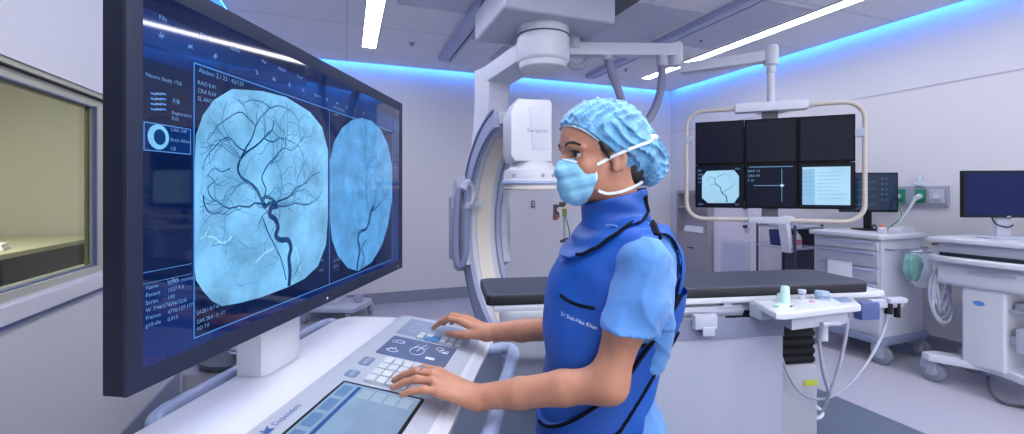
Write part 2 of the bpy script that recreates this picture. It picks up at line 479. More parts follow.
M_cove = mat('cove_led', (120, 200, 255), .5, emit=(62, 140, 255), estr=21.0)
for nm, lab, b_ in (('cove_light', 'blue light strip hidden along the top of the far wall', (-.95, 4.85, 5.955, 5.975, ZC + .035, ZC + .06)),
                    ('cove_light', 'blue light strip along the top of the right wall', (4.905, 4.925, -2.1, 5.93, ZC + .035, ZC + .06)),
                    ('cove_light', 'blue light strip along the top of the left wall', (-1.025, -1.005, -2.1, 5.93, ZC + .035, ZC + .06))):
    fr = FrR((b_[0] + b_[1]) / 2, (b_[2] + b_[3]) / 2, 0, b_[4])
    one(nm, MB().box(-(b_[1] - b_[0]) / 2, (b_[1] - b_[0]) / 2, -(b_[3] - b_[2]) / 2, (b_[3] - b_[2]) / 2, 0, .025), M_cove, fr, lab, 'light strip')

M_rail = mat('rail_aluminium', (172, 178, 208), 0.4)
M_slot = mat('rail_slot', (40, 44, 66), 0.6)
def rail(x, y0, y1, label, w=.11):
    fr = FrR(x, (y0 + y1) / 2, 0, ZC); h = (y1 - y0) / 2
    o = thing('ceiling_rail', label, 'ceiling rail', fr)
    obj('profile', MB().box(-w / 2, w / 2 - .04, -h, h, -.06, 0, .004).box(w / 2 - .02, w / 2, -h, h, -.06, 0, .003).box(w / 2 - .04, w / 2 - .02, -h, h, -.01, 0), M_rail, o)
    obj('slot', MB().box(w / 2 - .04, w / 2 - .02, -h + .01, h - .01, -.045, -.01), M_slot, o)
rail(1.10, -1.0, 5.34, 'long aluminium ceiling rail left of the C-arm carriage', .15)
rail(3.15, -1.0, 5.47, 'long aluminium ceiling rail right of the monitor boom', .13)
rail(2.14, 1.0, 4.0, 'short dark ceiling track right beside the C-arm carriage', .10)

M_vent = mat('vent_grey', (190, 192, 208), .6, bump=.3, bscale=300)
def vent(px0, px1, label):
    (x0, y0), (x1, y1) = px0, px1
    fr = FrR((x0 + x1) / 2, (y0 + y1) / 2, 0, ZC); hx, hy = abs(x1 - x0) / 2, abs(y1 - y0) / 2
    o = thing('ceiling_vent', label, 'air vent', fr)
    obj('frame', MB().box(-hx - .02, hx + .02, -hy - .02, hy + .02, -.006, 0), M_lgrey, o)
    obj('grille', MB().box(-hx, hx, -hy, hy, -.010, -.005), M_vent, o)
vent((2.30, 3.25), (3.0, 4.35), 'large perforated air panel between the carriage and the right rail')
vent((3.3, 2.85), (3.85, 4.0), 'perforated air panel between the right rail and the right linear light')
vent((.42, 3.2), (1.0, 3.95), 'perforated air panel between the left light and the left rail')
vent((1.25, 4.35), (1.6, 4.6), 'small air vent beyond the C-arm carriage, nearer one')
vent((1.65, 4.75), (1.95, 5.25), 'small air vent near the far end of the swivel arm')
def sprinkler(px, py, lab):
    d = FPX * (ZC - CAMZ) / (HY - py); p = c2w((px - HX) / FPX * d, d, ZC)
    one('sprinkler_head', MB().lathe([(.0, 0), (.03, 0), (.03, -.006), (.012, -.008), (.012, -.03), (.022, -.032), (.0, -.036)][::-1], seg=14), M_grey, Fr(p, 0), lab, 'sprinkler')
sprinkler(412, 43, 'small ceiling sprinkler between left light and left rail')
sprinkler(626, 69, 'small ceiling sprinkler near the far end of the right linear light')
sprinkler(701, 39, 'small ceiling sprinkler between the right rail and right light')

# control room lamp
def area(loc, sx, sy, energy, col, rot=(0, 0, 0)):
    l = bpy.data.lights.new('lamp', 'AREA'); l.shape = 'RECTANGLE'; l.size = sx; l.size_y = sy; l.energy = energy; l.color = col
    o = bpy.data.objects.new('lamp', l); COL.objects.link(o); o.location = loc; o.rotation_euler = rot; return o
area((-2.8, 3.0, 2.75), .5, 3.0, 110, (1.0, .97, .88))
# ================================================================== SCREENS
def emis(name, col, s=1.0, var=0.0, vscale=8, **k):
    return mat(name, tuple(int(c * .35) for c in col), k.pop('rough', .04), emit=col, estr=s * .84, var=var, vscale=vscale, spec=k.pop('spec', .5), **k)
E_bg = emis('screen_navy', (10, 36, 96), 1.0, var=.35, vscale=3)
E_deep = emis('screen_deep', (6, 24, 66), 1.0, var=.3, vscale=4)
E_line = emis('screen_line', (70, 130, 205), 1.0)
E_txt = emis('screen_text', (100, 144, 198), 1.0)
E_bar = emis('screen_bar', (10, 44, 104), 1.0, var=.4, vscale=5)
E_img = emis('angiogram_field', (112, 178, 224), 1.0, var=.34, vscale=11, detail=10)
E_img2 = emis('angiogram_field_dim', (82, 150, 208), 1.0, var=.28, vscale=14, detail=8)
E_v1 = emis('vessel_dark', (16, 56, 104), 1.0)
E_v2 = emis('vessel_mid', (58, 116, 166), 1.0)
E_v3 = emis('vessel_faint', (88, 150, 198), 1.0)
E_pale = emis('angiogram_pale', (168, 218, 246), 1.0)
E_off = mat('screen_off_glow', (5, 6, 14), .25, spec=.12, emit=(10, 12, 30), estr=1.0)  # screens that are off still get a faint navy glow

def line2(mb, fr, pts, w, y, taper=False, wob=0.0, n=5, rg=rnd):
    P = catmull([fr.px(p[0], p[1], y) for p in pts], n)
    if wob:
        P = [p + Vector((rg.uniform(-wob, wob), 0, rg.uniform(-wob, wob))) for p in P]
    ws = [w * (1 - (.65 * i / (len(P) - 1) if taper else 0)) for i in range(len(P))]
    mb.ribbon(P, ws)

def vessel_tree(mb, x, z, ang, w, L, depth, y, ok, rg, mi=0):
    """branching curly vessel on the screen plane"""
    if depth == 0 or w < .0006: return
    pts = [Vector((x, y, z))]; a = ang; n = 7; bend = rg.uniform(-.35, .35)
    for i in range(n):
        a += bend * .5 + rg.uniform(-.5, .5)
        x += math.cos(a) * L / n; z += math.sin(a) * L / n
        if not ok(x, z): break
        pts.append(Vector((x, y, z)))
    if len(pts) < 3: return
    P = catmull(pts, 3)
    mb.use(mi if w > .0034 else mi + 1 if w > .0015 else mi + 2)
    mb.ribbon(P, [w * (1 - .45 * i / len(P)) for i in range(len(P))])
    for k in range(2 if rg.random() < .8 else 3):
        q = rg.choice(pts[len(pts) // 2:])
        vessel_tree(mb, q.x, q.z, a + rg.uniform(-1.3, 1.3), w * .62, L * rg.uniform(.6, .9), depth - 1, y, ok, rg, mi)

def fake_text(mb, x, z, w, h, y, rg, words=None):
    """one line of small blurred lettering"""
    M = wallM(x, y, z)
    s = words or ' '.join(''.join(rg.choice('aeionrstlcmdu') for _ in range(rg.randint(3, 7))) for _ in range(3))
    text_geo(mb, s, h * 1.3, M)

# ------------------------------------------------------------------ the large monitor
KPHI = 83.4
mc = (-0.708, 0.6535)    # u, v of near front corner in the console frame
def KC(u, v):            # console frame -> camera-aligned coordinates
    b = math.radians(6.6)
    return (u * math.cos(b) + v * math.sin(b), -u * math.sin(b) + v * math.cos(b))
MW, MZ0, MZ1 = 1.255, 1.124, 1.843
fm = FrC(*KC(*mc), KPHI)
mon = thing('monitor', 'huge wide black-framed monitor showing two blue brain angiograms, standing on the white console', 'monitor', fm)
b = .036
f = MB()
f.box(0, MW, 0, .042, MZ0, MZ1, .004)
obj('housing', f, M_navyblk, mon)
f = MB().box(0, MW, -.0025, .004, MZ0, MZ0 + b, .001).box(0, MW, -.0025, .004, MZ1 - b, MZ1, .001).box(0, .029, -.0025, .004, MZ0 + b, MZ1 - b, .0005).box(MW - b, MW, -.0025, .004, MZ0 + b, MZ1 - b, .002)
obj('bezel', f, mat('bezel_face', (30, 37, 58), .55, spec=.3), mon)
# tilt-stand: white boxed neck down to the console top
nk = MB().prism([(.455, .160), (.455, .09), (.475, .076), (.60, .072), (.622, .085), (.632, .11), (.632, .160)], .966, 1.45, .003)
nk.box(.50, .60, .049, .08, 1.2, 1.5)
obj('stand', nk, M_white, mon)
# picture
S = MB(); Y0 = -.0012; x0, x1, z0, z1 = .029, MW - b, MZ0 + b, MZ1 - b
S.use(0).poly([(x0, Y0, z0), (x1, Y0, z0), (x1, Y0, z1), (x0, Y0, z1)])
Y1, Y2, Y3, Y4 = Y0 - .0004, Y0 - .0008, Y0 - .0012, Y0 - .0016
def P2(px, py): 
    p = fm.px(px, py, Y0); return p.x, p.z
# tool bar bands and frames
def quad(m, xa, xb, za, zb, y): S.use(m).poly([(xa, y, za), (xb, y, za), (xb, y, zb), (xa, y, zb)])
xdiv, _ = P2(193, 200); xd2, _ = P2(329, 200); xr, _ = P2(392, 200)
_, zt1 = P2(193, 62); _, zb1 = P2(193, 338)
zbar0 = zt1 + .005; zbar1 = zt1 + .052
quad(2, x0, x1, zbar0, zbar1, Y1)
quad(1, x0, x1, zbar1 + .012, z1, Y1)
# left side panel
def rectline(xa, xb, za, zb, w, m=3):
    quad(m, xa, xb, za, za + w, Y3); quad(m, xa, xb, zb - w, zb, Y3); quad(m, xa, xa + w, za, zb, Y3); quad(m, xb - w, xb, za, zb, Y3)
quad(1, x0, xdiv - .004, zb1 + .12, zt1 - .02, Y1)
quad(2, x0, xdiv - .006, P2(160, 152)[1] , P2(160, 124)[1], Y2)
rectline(x0 + .001, xdiv - .006, P2(160, 152)[1], P2(160, 124)[1], .002)
rectline(xdiv, xr, zb1 - .002, zt1, .0025)
quad(3, xd2 - .001, xd2 + .0015, zb1, zt1, Y3)
quad(3, x0, xr, zb1 - .022, zb1 - .0205, Y3)
quad(1, xdiv + .003, xd2 - .002, zb1, zt1 - .004, Y1); quad(1, xd2 + .003, xr - .003, zb1, zt1 - .004, Y1)
# small thumbnail in the highlighted box
c0 = P2(158, 137)
S.use(5).poly([(c0[0] + .021 * math.cos(a), Y3, c0[1] + .022 * math.sin(a)) for a in [2 * PI * k / 24 for k in range(24)]])
S.use(7).poly([(c0[0] + .012 * math.cos(a) + .002, Y4, c0[1] + .014 * math.sin(a)) for a in [2 * PI * k / 16 for k in range(16)]])
# lettering
rg = random.Random(3)
S.use(4)
def T(px, py, s, h): 
    x, z = P2(px, py); text_geo(S, s, h, wallM(x, Y3, z))
T(198, 72, 'Abdom 2 / 23 : 42/137', .0135); T(197, 84, 'RAO 0.41', .0115); T(197, 92, 'CRA 0.34', .0115); T(197, 100, 'SL ARO 0.48', .0115)
T(145, 76, 'Neuro Study 1TA', .010); T(170, 131, 'CAR: 349', .009); T(170, 141, 'Brain Allow.', .009); T(170, 150, 'CB', .009)
T(172, 103, 'F/8', .012); T(171, 114, 'Registration', .009); T(171, 120, '010', .010)
for k, (a_, b_) in enumerate((('Name', '3DRA coronar'), ('Patient', '1027.9.4'), ('Series', '149'), ('W 7/46/27', '4096/32/8'), ('Frames', '4776/127.1777'), ('g10-dia', '0.015'))):
    T(145, 290 + 0 + k * 7.6, a_, .010); T(167, 285 + k * 7.3, b_, .010)
T(166, 283 - 0, '1.2ke', .011)
quad(3, x0, xdiv - .004, P2(160, 287)[1] + .03, P2(160, 287)[1] + .0312, Y3); quad(3, x0, xdiv - .004, P2(160, 287)[1] + .011, P2(160, 287)[1] + .012, Y3)
S.use(4)
T(196, 315, 'LA28.1 0.7 47 / FRx', .0105); T(196, 324, 'ZAR 28.0 : 3 : 1T', .0105); T(196, 331, 'AO 7.0', .0105)
T(333, 108, 'RAO 0.40 CRA', .011); T(333, 115, 'SL 0.37', .011); T(316, 96, 'Series 1', .009); T(319, 262, '0.148', .009); T(319, 272, '33.98', .009)
T(333, 262, '1/17 LAO', .010); T(333, 268, 'CRA 24', .010)
for k, sx in enumerate((0.03, .12, .2, .30, .36, .44)): text_geo(S, ['File', 'Datei', 'Suche', 'Pan', 'Abbild', 'View'][k], .012, wallM(x0 + sx, Y3, z1 - .045))
# toolbar icons
for k in range(14):
    x = x0 + .035 + k * .062; z = zbar0 + .022
    if k in (3, ): continue
    S.use(4)
    for q in range(3):
        a = rg.uniform(0, PI); l = .0062
        S.ribbon([(x - l * math.cos(a), Y3, z - l * math.sin(a)), (x + l * rg.uniform(-.3, .3), Y3, z + l * rg.uniform(-.5, .5)), (x + l * math.cos(a), Y3, z + l * math.sin(a))], .0016)
# listing glyphs (left)
for k in range(4):
    for q in range(3):
        x, z = P2(150 + q * 5, 94 + k * 5.2); S.use(3 if q != 1 else 4).poly([(x, Y3, z), (x + .011, Y3, z), (x + .011, Y3, z + .003), (x, Y3, z + .003)])
# right margin marks
for k in range(16):
    x, z = P2(394, 128 + k * 8); S.use(4 if k % 3 else 3).poly([(x, Y3, z), (x + .012, Y3, z), (x + .012, Y3, z + .003), (x, Y3, z + .003)])
# left angiogram outline measured on the photograph
out1 = [(232, 89), (262, 91), (286, 97), (310, 112), (322, 127), (328, 150), (328, 215), (326, 245), (318, 266), (304, 279), (288, 287), (262, 297), (240, 303), (222, 306), (212, 301), (203, 291), (196, 280), (194, 262), (194, 180), (196, 135), (203, 115), (214, 100)]
o1 = [fm.px(p[0], p[1], Y2) for p in out1]
S.use(5).poly([p[:] for p in o1][::-1])
out2 = [(352, 120), (362, 118), (372, 121), (381, 130), (388, 145), (392, 165), (392, 200), (388, 225), (382, 245), (372, 262), (358, 271), (348, 268), (338, 256), (332, 240), (330, 220), (330, 160), (334, 142), (342, 128)]
o2 = [fm.px(p[0], p[1], Y2) for p in out2]
S.use(6).poly([p[:] for p in o2][::-1])
def inside(poly, m=.006):
    pts = [(p.x, p.z) for p in poly]; cx = sum(p[0] for p in pts) / len(pts); cz = sum(p[1] for p in pts) / len(pts)
    pts = [(cx + (p[0] - cx) * .965, cz + (p[1] - cz) * .965) for p in pts]
    def ok(x, z):
        c = False; n = len(pts)
        for i in range(n):
            (xa, za), (xb, zb) = pts[i], pts[(i + 1) % n]
            if (za > z) != (zb > z) and x < (xb - xa) * (z - za) / (zb - za) + xa: c = not c
        return c
    return ok
ok1, ok2 = inside(o1), inside(o2)
rg = random.Random(11)
# soft paler and darker blotches of the skull base
for k in range(16):
    cx, cz = P2(rg.uniform(200, 322), rg.uniform(225, 292))
    if not ok1(cx, cz): continue
    P = [(cx, Y3 + .0002, cz)]; a = rg.uniform(-.6, .6)
    for i in range(6):
        a += rg.uniform(-.6, .6); P.append((P[-1][0] + .012 * math.cos(a), Y3 + .0002, P[-1][2] + .012 * math.sin(a)))
    P = [p for p in P if ok1(p[0], p[2])]
    if len(P) > 2: S.use(10 if k % 5 == 0 else 9); S.ribbon(catmull(P, 3), .0015 + .002 * rg.random())
def L1(pts, w, m=7, tp=True, wob=.0006): S.use(m); line2(S, fm, pts, w, Y4, tp, wob, 5, rg)
# trunk and carotid loops
L1([(289, 286), (290, 272), (289, 258), (291, 248), (288, 240), (281, 240), (276, 236), (278, 227), (275, 219), (270, 215), (271, 208), (277, 206)], .014, 7, False, .0002)
L1([(277, 206), (270, 203), (265, 207), (262, 201), (266, 197), (273, 200), (278, 208)], .009, 7, False)
L1([(266, 206), (261, 199), (257, 190), (250, 183), (242, 178), (238, 170), (240, 160), (247, 152), (256, 146), (264, 138), (272, 130), (274, 120)], .0085)
L1([(238, 170), (240, 160), (246, 148), (252, 138), (256, 126), (262, 116), (270, 108)], .0055)
L1([(262, 203), (266, 190), (262, 178), (268, 165), (277, 155), (284, 148), (292, 150), (300, 142), (306, 132)], .0045)
L1([(272, 204), (282, 200), (290, 196), (296, 188), (304, 184), (312, 176), (320, 172)], .0055)
L1([(276, 206), (286, 206), (296, 203), (306, 205), (316, 200), (322, 192)], .0045)
L1([(262, 216), (268, 232), (276, 248), (282, 262), (286, 280)], .0035, 7, False)
L1([(300, 262), (296, 272), (292, 280)], .003, 7)
L1([(262, 204), (255, 203), (249, 207), (240, 206), (228, 208), (218, 202), (211, 197), (208, 188), (214, 181), (208, 175)], .0045)
L1([(247, 152), (238, 147), (230, 138), (222, 140), (214, 148), (206, 158), (203, 170)], .0035)
L1([(256, 126), (248, 118), (240, 112), (228, 118), (218, 126), (208, 140)], .0035)
L1([(270, 108), (262, 102), (252, 100), (242, 104)], .003); L1([(270, 108), (280, 106), (292, 112), (300, 122)], .003)
L1([(264, 138), (272, 142), (280, 138), (288, 140), (298, 146), (304, 156)], .0035)
L1([(230, 168), (222, 172), (214, 168), (206, 178)], .003); L1([(203, 195), (206, 208), (214, 214), (222, 210)], .004)
for (px, py, ang, w, L, dp, n) in ((262, 204, 100, .0030, .10, 5, 2), (250, 183, 150, .0028, .10, 5, 2), (240, 160, 120, .0028, .10, 5, 3), (264, 138, 80, .0028, .09, 5, 3),
                                 (256, 126, 130, .0026, .08, 5, 2), (284, 148, 50, .0026, .10, 5, 2), (290, 196, 30, .0030, .09, 5, 3), (272, 204, 10, .0030, .09, 5, 3),
                                 (300, 142, 60, .0024, .09, 4, 2), (230, 140, 150, .0024, .09, 4, 3), (218, 202, 170, .0026, .06, 4, 2), (286, 206, -10, .0026, .08, 4, 2),
                                 (242, 206, -160, .0026, .08, 4, 2), (306, 184, 60, .0024, .09, 4, 2), (270, 165, 60, .0026, .11, 5, 3), (268, 212, 200, .0028, .05, 4, 2)):
    x, z = P2(px, py)
    for _ in range(n): vessel_tree(S, x, z, math.radians(ang + rg.uniform(-40, 40)), w, L, dp, Y4, ok1, rg, 7)
# right angiogram
L1([(357, 270), (358, 260), (360, 250), (358, 240), (360, 232), (366, 229), (369, 222), (371, 212), (374, 206)], .011, 7, False, .0002)
L1([(361, 270), (364, 258), (362, 248), (366, 240)], .005, 7, False)
L1([(365, 124), (366, 140), (365, 156), (367, 172), (366, 190), (368, 206)], .0055, 8, False, .0012)
L1([(371, 212), (378, 206), (384, 198), (388, 188)], .005)
for (px, py, ang, w, L, dp, n) in ((374, 206, 70, .0034, .10, 5, 5), (378, 204, 40, .0030, .10, 5, 4), (366, 190, 90, .0030, .12, 5, 4), (366, 150, 90, .0026, .10, 5, 4), (384, 198, 80, .0028, .12, 5, 4), (362, 232, 170, .0024, .10, 4, 3), (366, 170, 60, .0028, .12, 5, 3)):
    x, z = P2(px, py)
    for _ in range(n): vessel_tree(S, x, z, math.radians(ang + rg.uniform(-45, 45)), w, L, dp, Y4, ok2, rg, 7)
obj('screen', S, [E_bg, E_deep, E_bar, E_line, E_txt, E_img, E_img2, E_v1, E_v2, E_v3, E_pale], mon, smooth=0)
l = MB(); x, z = P2(276, 335)
obj('power_light', MB().box(.62, .626, -.004, -.002, MZ0 + .012, MZ0 + .018), emis('led', (190, 210, 255), 1.0), mon)
obj('power_light', MB().box(MW - .06, MW - .055, -.004, -.002, MZ0 + .012, MZ0 + .018), emis('led', (190, 210, 255), 1.0), mon)

# ------------------------------------------------------------------ the control console
# local frame: x = u (to the operator), y = v (ahead)
fk = FrC(*KC(-.55, .9), 90 - 96.6 + 0.0)
fk = Fr(c2w(*KC(-.55, .9), 0), -TH - math.radians(6.6))
def K(u, v, z): return (u + .55, v - .9, z)
con = thing('control_console', 'white operator console with tilted control panel under the large monitor', 'console', fk)
def kx(u): return u + .55
def ky(v): return v - .9
Cc = MB().prism([(kx(-.875), ky(.20)), (kx(-.875), ky(1.60))] + [(kx(-.875) + .06 * (1 - math.cos(a)), ky(1.62) + .08 * math.sin(a)) for a in [k * PI / 12 for k in range(1, 7)]] +
                [(kx(-.60), ky(1.70)), (kx(-.60), ky(.20))], .925, .965, .006)
M_top = mat('console_top_white', (214, 216, 226), .30, coat=.2)
obj('worktop', Cc, M_top, con)
# tilted panel: section in (u,z)
def slab(u0, u1, v0, v1, zt0, zt1, th, bev=.004, corner=0.0):
    """sloping slab: top heights zt0 at u0 and zt1 at u1"""
    L = math.hypot(u1 - u0, zt1 - zt0); ang = math.atan2(zt0 - zt1, u1 - u0)
    T = Matrix.Translation((kx(u0), 0, zt0)) @ Matrix.Rotation(ang, 4, 'Y')
    m = MB().xf(T)
    if corner: m.prism(rrect(0, L, ky(v0), ky(v1), corner), -th, 0, bev)
    else: m.box(0, L, ky(v0), ky(v1), -th, 0, bev)
    m.xf(); return m
pz = lambda u: .985 - .17 * (u + .641)
M_panel = mat('panel_grey', (166, 173, 186), .4)
obj('panel', slab(-.624, -.290, .2, 1.69, .983, pz(-.290), .05, .006, .04), M_panel, con)
obj('lip', slab(-.300, -.256, .2, 1.66, pz(-.30) + .003, pz(-.256) - .004, .05, .012, .012), M_white, con)
M_pad = mat('touchpad_blue_grey', (84, 96, 124), .25, var=.12, vscale=18)
M_padlt = mat('touchpad_pale', (124, 134, 156), .3, var=.1, vscale=14)
M_icon = mat('icon_print', (196, 206, 226), .5)
def pad(name, u0, u1, v0, v1, m_, icons, label=None):
    pp = obj(name, slab(u0, u1, v0, v1, pz(u0) + .0015, pz(u1) + .0015, .004, 0, .008), m_, con, label)
    s = math.atan(.17); L = (u1 - u0) / math.cos(s)
    T = Matrix.Translation((kx(u0), 0, pz(u0) + .0022)) @ Matrix.Rotation(s, 4, 'Y')
    m = MB().xf(T)
    for (a, b_, w, h, kind) in icons:
        X = a * L; Yc = ky(v0 + b_ * (v1 - v0))
        if kind == 'r': m.box(X - w, X + w, Yc - h, Yc - h + .0012, 0, .0006).box(X - w, X + w, Yc + h - .0012, Yc + h, 0, .0006).box(X - w, X - w + .0012, Yc - h, Yc + h, 0, .0006).box(X + w - .0012, X + w, Yc - h, Yc + h, 0, .0006)
        elif kind == 'f': m.box(X - w, X + w, Yc - h, Yc + h, 0, .0006)
        elif kind == 'c':
            m.tube([(X + w * math.cos(2 * PI * k / 20), Yc + h * math.sin(2 * PI * k / 20), .0004) for k in range(20)], .0012, 4, closed=True)
        elif kind == 'z':
            m.tube([(X - w, Yc - h, .0004), (X - w * .3, Yc + h * .6, .0004), (X + w * .4, Yc - h * .2, .0004), (X + w, Yc + h, .0004)], .0014, 4)
    m.xf()
    obj('icon_print', m, M_icon, pp)
    return pp
pad('touchpad', -.575, -.330, 1.485, 1.655, M_padlt, [(.18, .25, .010, .006, 'z'), (.2, .75, .012, .008, 'r'), (.4, .8, .008, .008, 'c'), (.45, .3, .012, .01, 'r'), (.75, .75, .008, .006, 'f')], 'pale touchpad at the far end')
pad('touchpad', -.567, -.352, 1.300, 1.460, M_pad, [(.17, .72, .014, .012, 'c'), (.15, .70, .02, .01, 'r'), (.18, .25, .018, .012, 'c'), (.16, .32, .008, .016, 'z'), (.48, .65, .018, .03, 'z'), (.5, .45, .022, .03, 'c'), (.55, .58, .012, .022, 'z'),
     (.78, .76, .012, .012, 'c'), (.88, .64, .008, .006, 'f'), (.86, .68, .014, .01, 'r'), (.74, .24, .014, .008, 'f')], 'blue-grey touchpad in the middle')
pad('small_display', -.578, -.545, 1.205, 1.262, mat('lcd', (104, 120, 150), .3), [(.5, .5, .004, .02, 'r')])
pad('small_display', -.578, -.545, 1.125, 1.165, MATS['lcd'], [(.5, .5, .004, .012, 'r')])
# keypad
kp = obj('keypad', slab(-.520, -.405, 1.115, 1.275, pz(-.52) + .0015, pz(-.405) + .0015, .004, 0, .006), M_grey, con)
M_key = mat('key_cap', (190, 195, 202), .45)
key_me = None
s_ = math.atan(.17)
for i in range(4):
    for j in range(4):
        u = -.5055 + i * .0285; v = 1.135 + j * .040
        k_ = MB().box(-.0125, .0125, -.017, .017, 0, .008, .003)
        if key_me is None: key_me = mesh_of('key', k_, M_key)
        o = bpy.data.objects.new('key', key_me); COL.objects.link(o); o.parent = kp
        o.location = (kx(u), ky(v), pz(u) + .001); o.rotation_euler = (0, s_, 0)
# far keys under the far hand
kr = obj('key_row', slab(-.50, -.345, 1.47, 1.53, pz(-.50) + .0015, pz(-.345) + .0015, .004, 0, .006), M_padlt, con)
M_keyb = mat('key_blue', (70, 130, 190), .35)
for i in range(6):
    for j in range(2):
        u = -.487 + i * .026; v = 1.486 + j * .028
        o = obj('key', MB().box(-.010, .010, -.011, .011, 0, .007, .003), M_keyb if (i, j) in ((1, 0), (2, 0), (2, 1)) else M_key, kr)
        o.location = (kx(u), ky(v), pz(u) + .001); o.rotation_euler = (0, s_, 0)
# near touch screen
ts = obj('touch_screen', slab(-.562, -.347, .55, 1.098, pz(-.562) + .003, pz(-.347) + .003, .006, .0015, .006), M_black, con)
s = math.atan(.17); L = .215 / math.cos(s)
T = Matrix.Translation((kx(-.562), 0, pz(-.562) + .0038)) @ Matrix.Rotation(s, 4, 'Y')
m = MB().xf(T)
m.use(0).poly([(.008, ky(.56), 0), (L - .008, ky(.56), 0), (L - .008, ky(1.088), 0), (.008, ky(1.088), 0)])
m.use(1)
for k in range(7): m.poly([(.014, ky(.60 + k * .07), .0003), (.040, ky(.60 + k * .07), .0003), (.040, ky(.655 + k * .07), .0003), (.014, ky(.655 + k * .07), .0003)])
m.use(2).poly([(.048, ky(.56), .0003), (.058, ky(.56), .0003), (.058, ky(1.08), .0003), (.048, ky(1.08), .0003)])
m.use(3)
for k in range(4): m.poly([(.066 + k * .034, ky(1.03), .0003), (.094 + k * .034, ky(1.03), .0003), (.094 + k * .034, ky(1.075), .0003), (.066 + k * .034, ky(1.075), .0003)])
m.xf()
obj('picture', m, [emis('touch_blue_sheen', (150, 178, 214), .7, var=.2, vscale=4), emis('touch_mid', (112, 148, 200), .7), emis('touch_deep', (50, 88, 160), .7), emis('touch_pale', (176, 200, 228), .7)], ts, smooth=0)  # picture colours paled to stand in for light reflected off the glass
# logo lettering beside the screen
T = Matrix.Translation((kx(-.590), ky(.828), pz(-.606) + .0018)) @ Matrix.Rotation(s, 4, 'Y') @ Matrix.Rotation(PI / 2, 4, 'Z')
lg = MB(); text_geo(lg, 'Dependent', .020, T @ Matrix.Translation((.03, -.006, 0)))
lg.xf(T).prism([(0, -.008), (.022, -.008), (.016, 0), (.024, .010), (.006, .004), (.002, .012)], 0, .0006).xf()
T2 = Matrix.Translation((kx(-.615), ky(1.60), pz(-.615) + .0018)) @ Matrix.Rotation(s, 4, 'Y') @ Matrix.Rotation(PI / 2, 4, 'Z')
text_geo(lg, 'Vision', .018, T2)
obj('lettering', lg, mat('print_blue', (50, 80, 140), .5), con, smooth=0)
# body under the worktop
bd = MB().box(kx(-.80), kx(-.40), ky(.35), ky(1.5), .16, .93, .02).box(kx(-.80), kx(-.30), ky(.25), ky(1.62), .80, .925, .01)
obj('cabinet', bd, M_lgrey, con)
obj('base', MB().prism(rrect(kx(-.86), kx(-.34), ky(.3), ky(1.56), .06), .07, .16, .01), M_grey, con)
for u in (-.78, -.42):
    for v in (.40, 1.46):
        obj('caster', MB().cyl((kx(u) - .015, ky(v), .035), (kx(u) + .015, ky(v), .035), .035, seg=18).cyl((kx(u), ky(v), .035), (kx(u), ky(v), .08), .01), M_rubber, con)
# tubular rails
zr = .895
R = catmull([K(-.31, 1.56, zr), K(-.25, 1.585, zr), K(-.22, 1.60, zr), K(-.185, 1.59, zr), K(-.172, 1.53, zr)], 6) + [Vector(K(-.172, 1.0, zr))] + catmull([K(-.172, .40, zr), K(-.18, .32, zr), K(-.24, .29, zr)], 6)
obj('grip_rail', MB().tube(R, .021, 14), M_bluetube, con, 'blue-grey tubular rail on the operator side')
zr = .945
R = catmull([K(-.80, .88, .90), K(-.89, .89, zr), K(-.925, .95, zr)], 6) + [Vector(K(-.925, 1.3, zr))] + catmull([K(-.925, 1.60, zr), K(-.90, 1.66, zr), K(-.80, 1.67, .90)], 6)
obj('grip_rail', MB().tube(R, .019, 14), M_bluetube, con, 'blue-grey tubular rail behind the monitor')
# ================================================================== C-ARM
fc = FrC(.115, 3.2, 0)
ca = thing('c_arm_scanner', 'large white ceiling-mounted C-arm scanner with swivel drum, curved arm and detector', 'C-arm scanner', fc)
def A(cx, cd, z): return Vector((cx - .115, cd - 3.2, z))
# carriage, room aligned -> build with a rotation
TR = Matrix.Rotation(TH, 4, 'Z')        # room axes inside this camera-aligned frame
off = fc.I @ Vector((0, 0, 0))
m = MB().xf(fc.I)
m.box(1.02, 1.92, 2.94, 3.70, 2.73, 2.97, .03, 3)
obj('carriage', m.xf(), M_lgrey, ca)
m = MB().xf(fc.I)
m.box(1.04, 1.16, 3.0, 3.6, 2.96, 3.005)
obj('trolley', m.xf(), M_dgrey, ca)
obj('trolley', MB().xf(fc.I).box(1.78, 2.18, 3.0, 3.6, 2.97, 3.005).xf(), M_dgrey, ca)
c = A(.245, 3.55, 0)
obj('drum', MB().lathe([(.0, 2.75), (.208, 2.75), (.208, 2.67), (.203, 2.665), (.208, 2.66), (.208, 2.49), (.20, 2.47), (.188, 2.46), (.175, 2.455), (.0, 2.40)][::-1], (c.x, c.y, 0), seg=40)
    .lathe([(.0, 2.40), (.16, 2.405), (.182, 2.42), (.188, 2.44), (.188, 2.47), (.0, 2.47)], (c.x, c.y, 0), seg=40), M_white, ca)
obj('drum_seam', MB().lathe([(.0, 2.672), (.211, 2.672), (.211, 2.664), (.0, 2.664)][::-1], (c.x, c.y, 0), seg=40), M_dgrey, ca)
p0, p1 = A(.20, 3.60, 2.585), A(-.20, 4.28, 2.515)
mm = MB().bar(p0, p1, .26, .15, bev=.02)
obj('swivel_arm', mm, M_white2, ca)
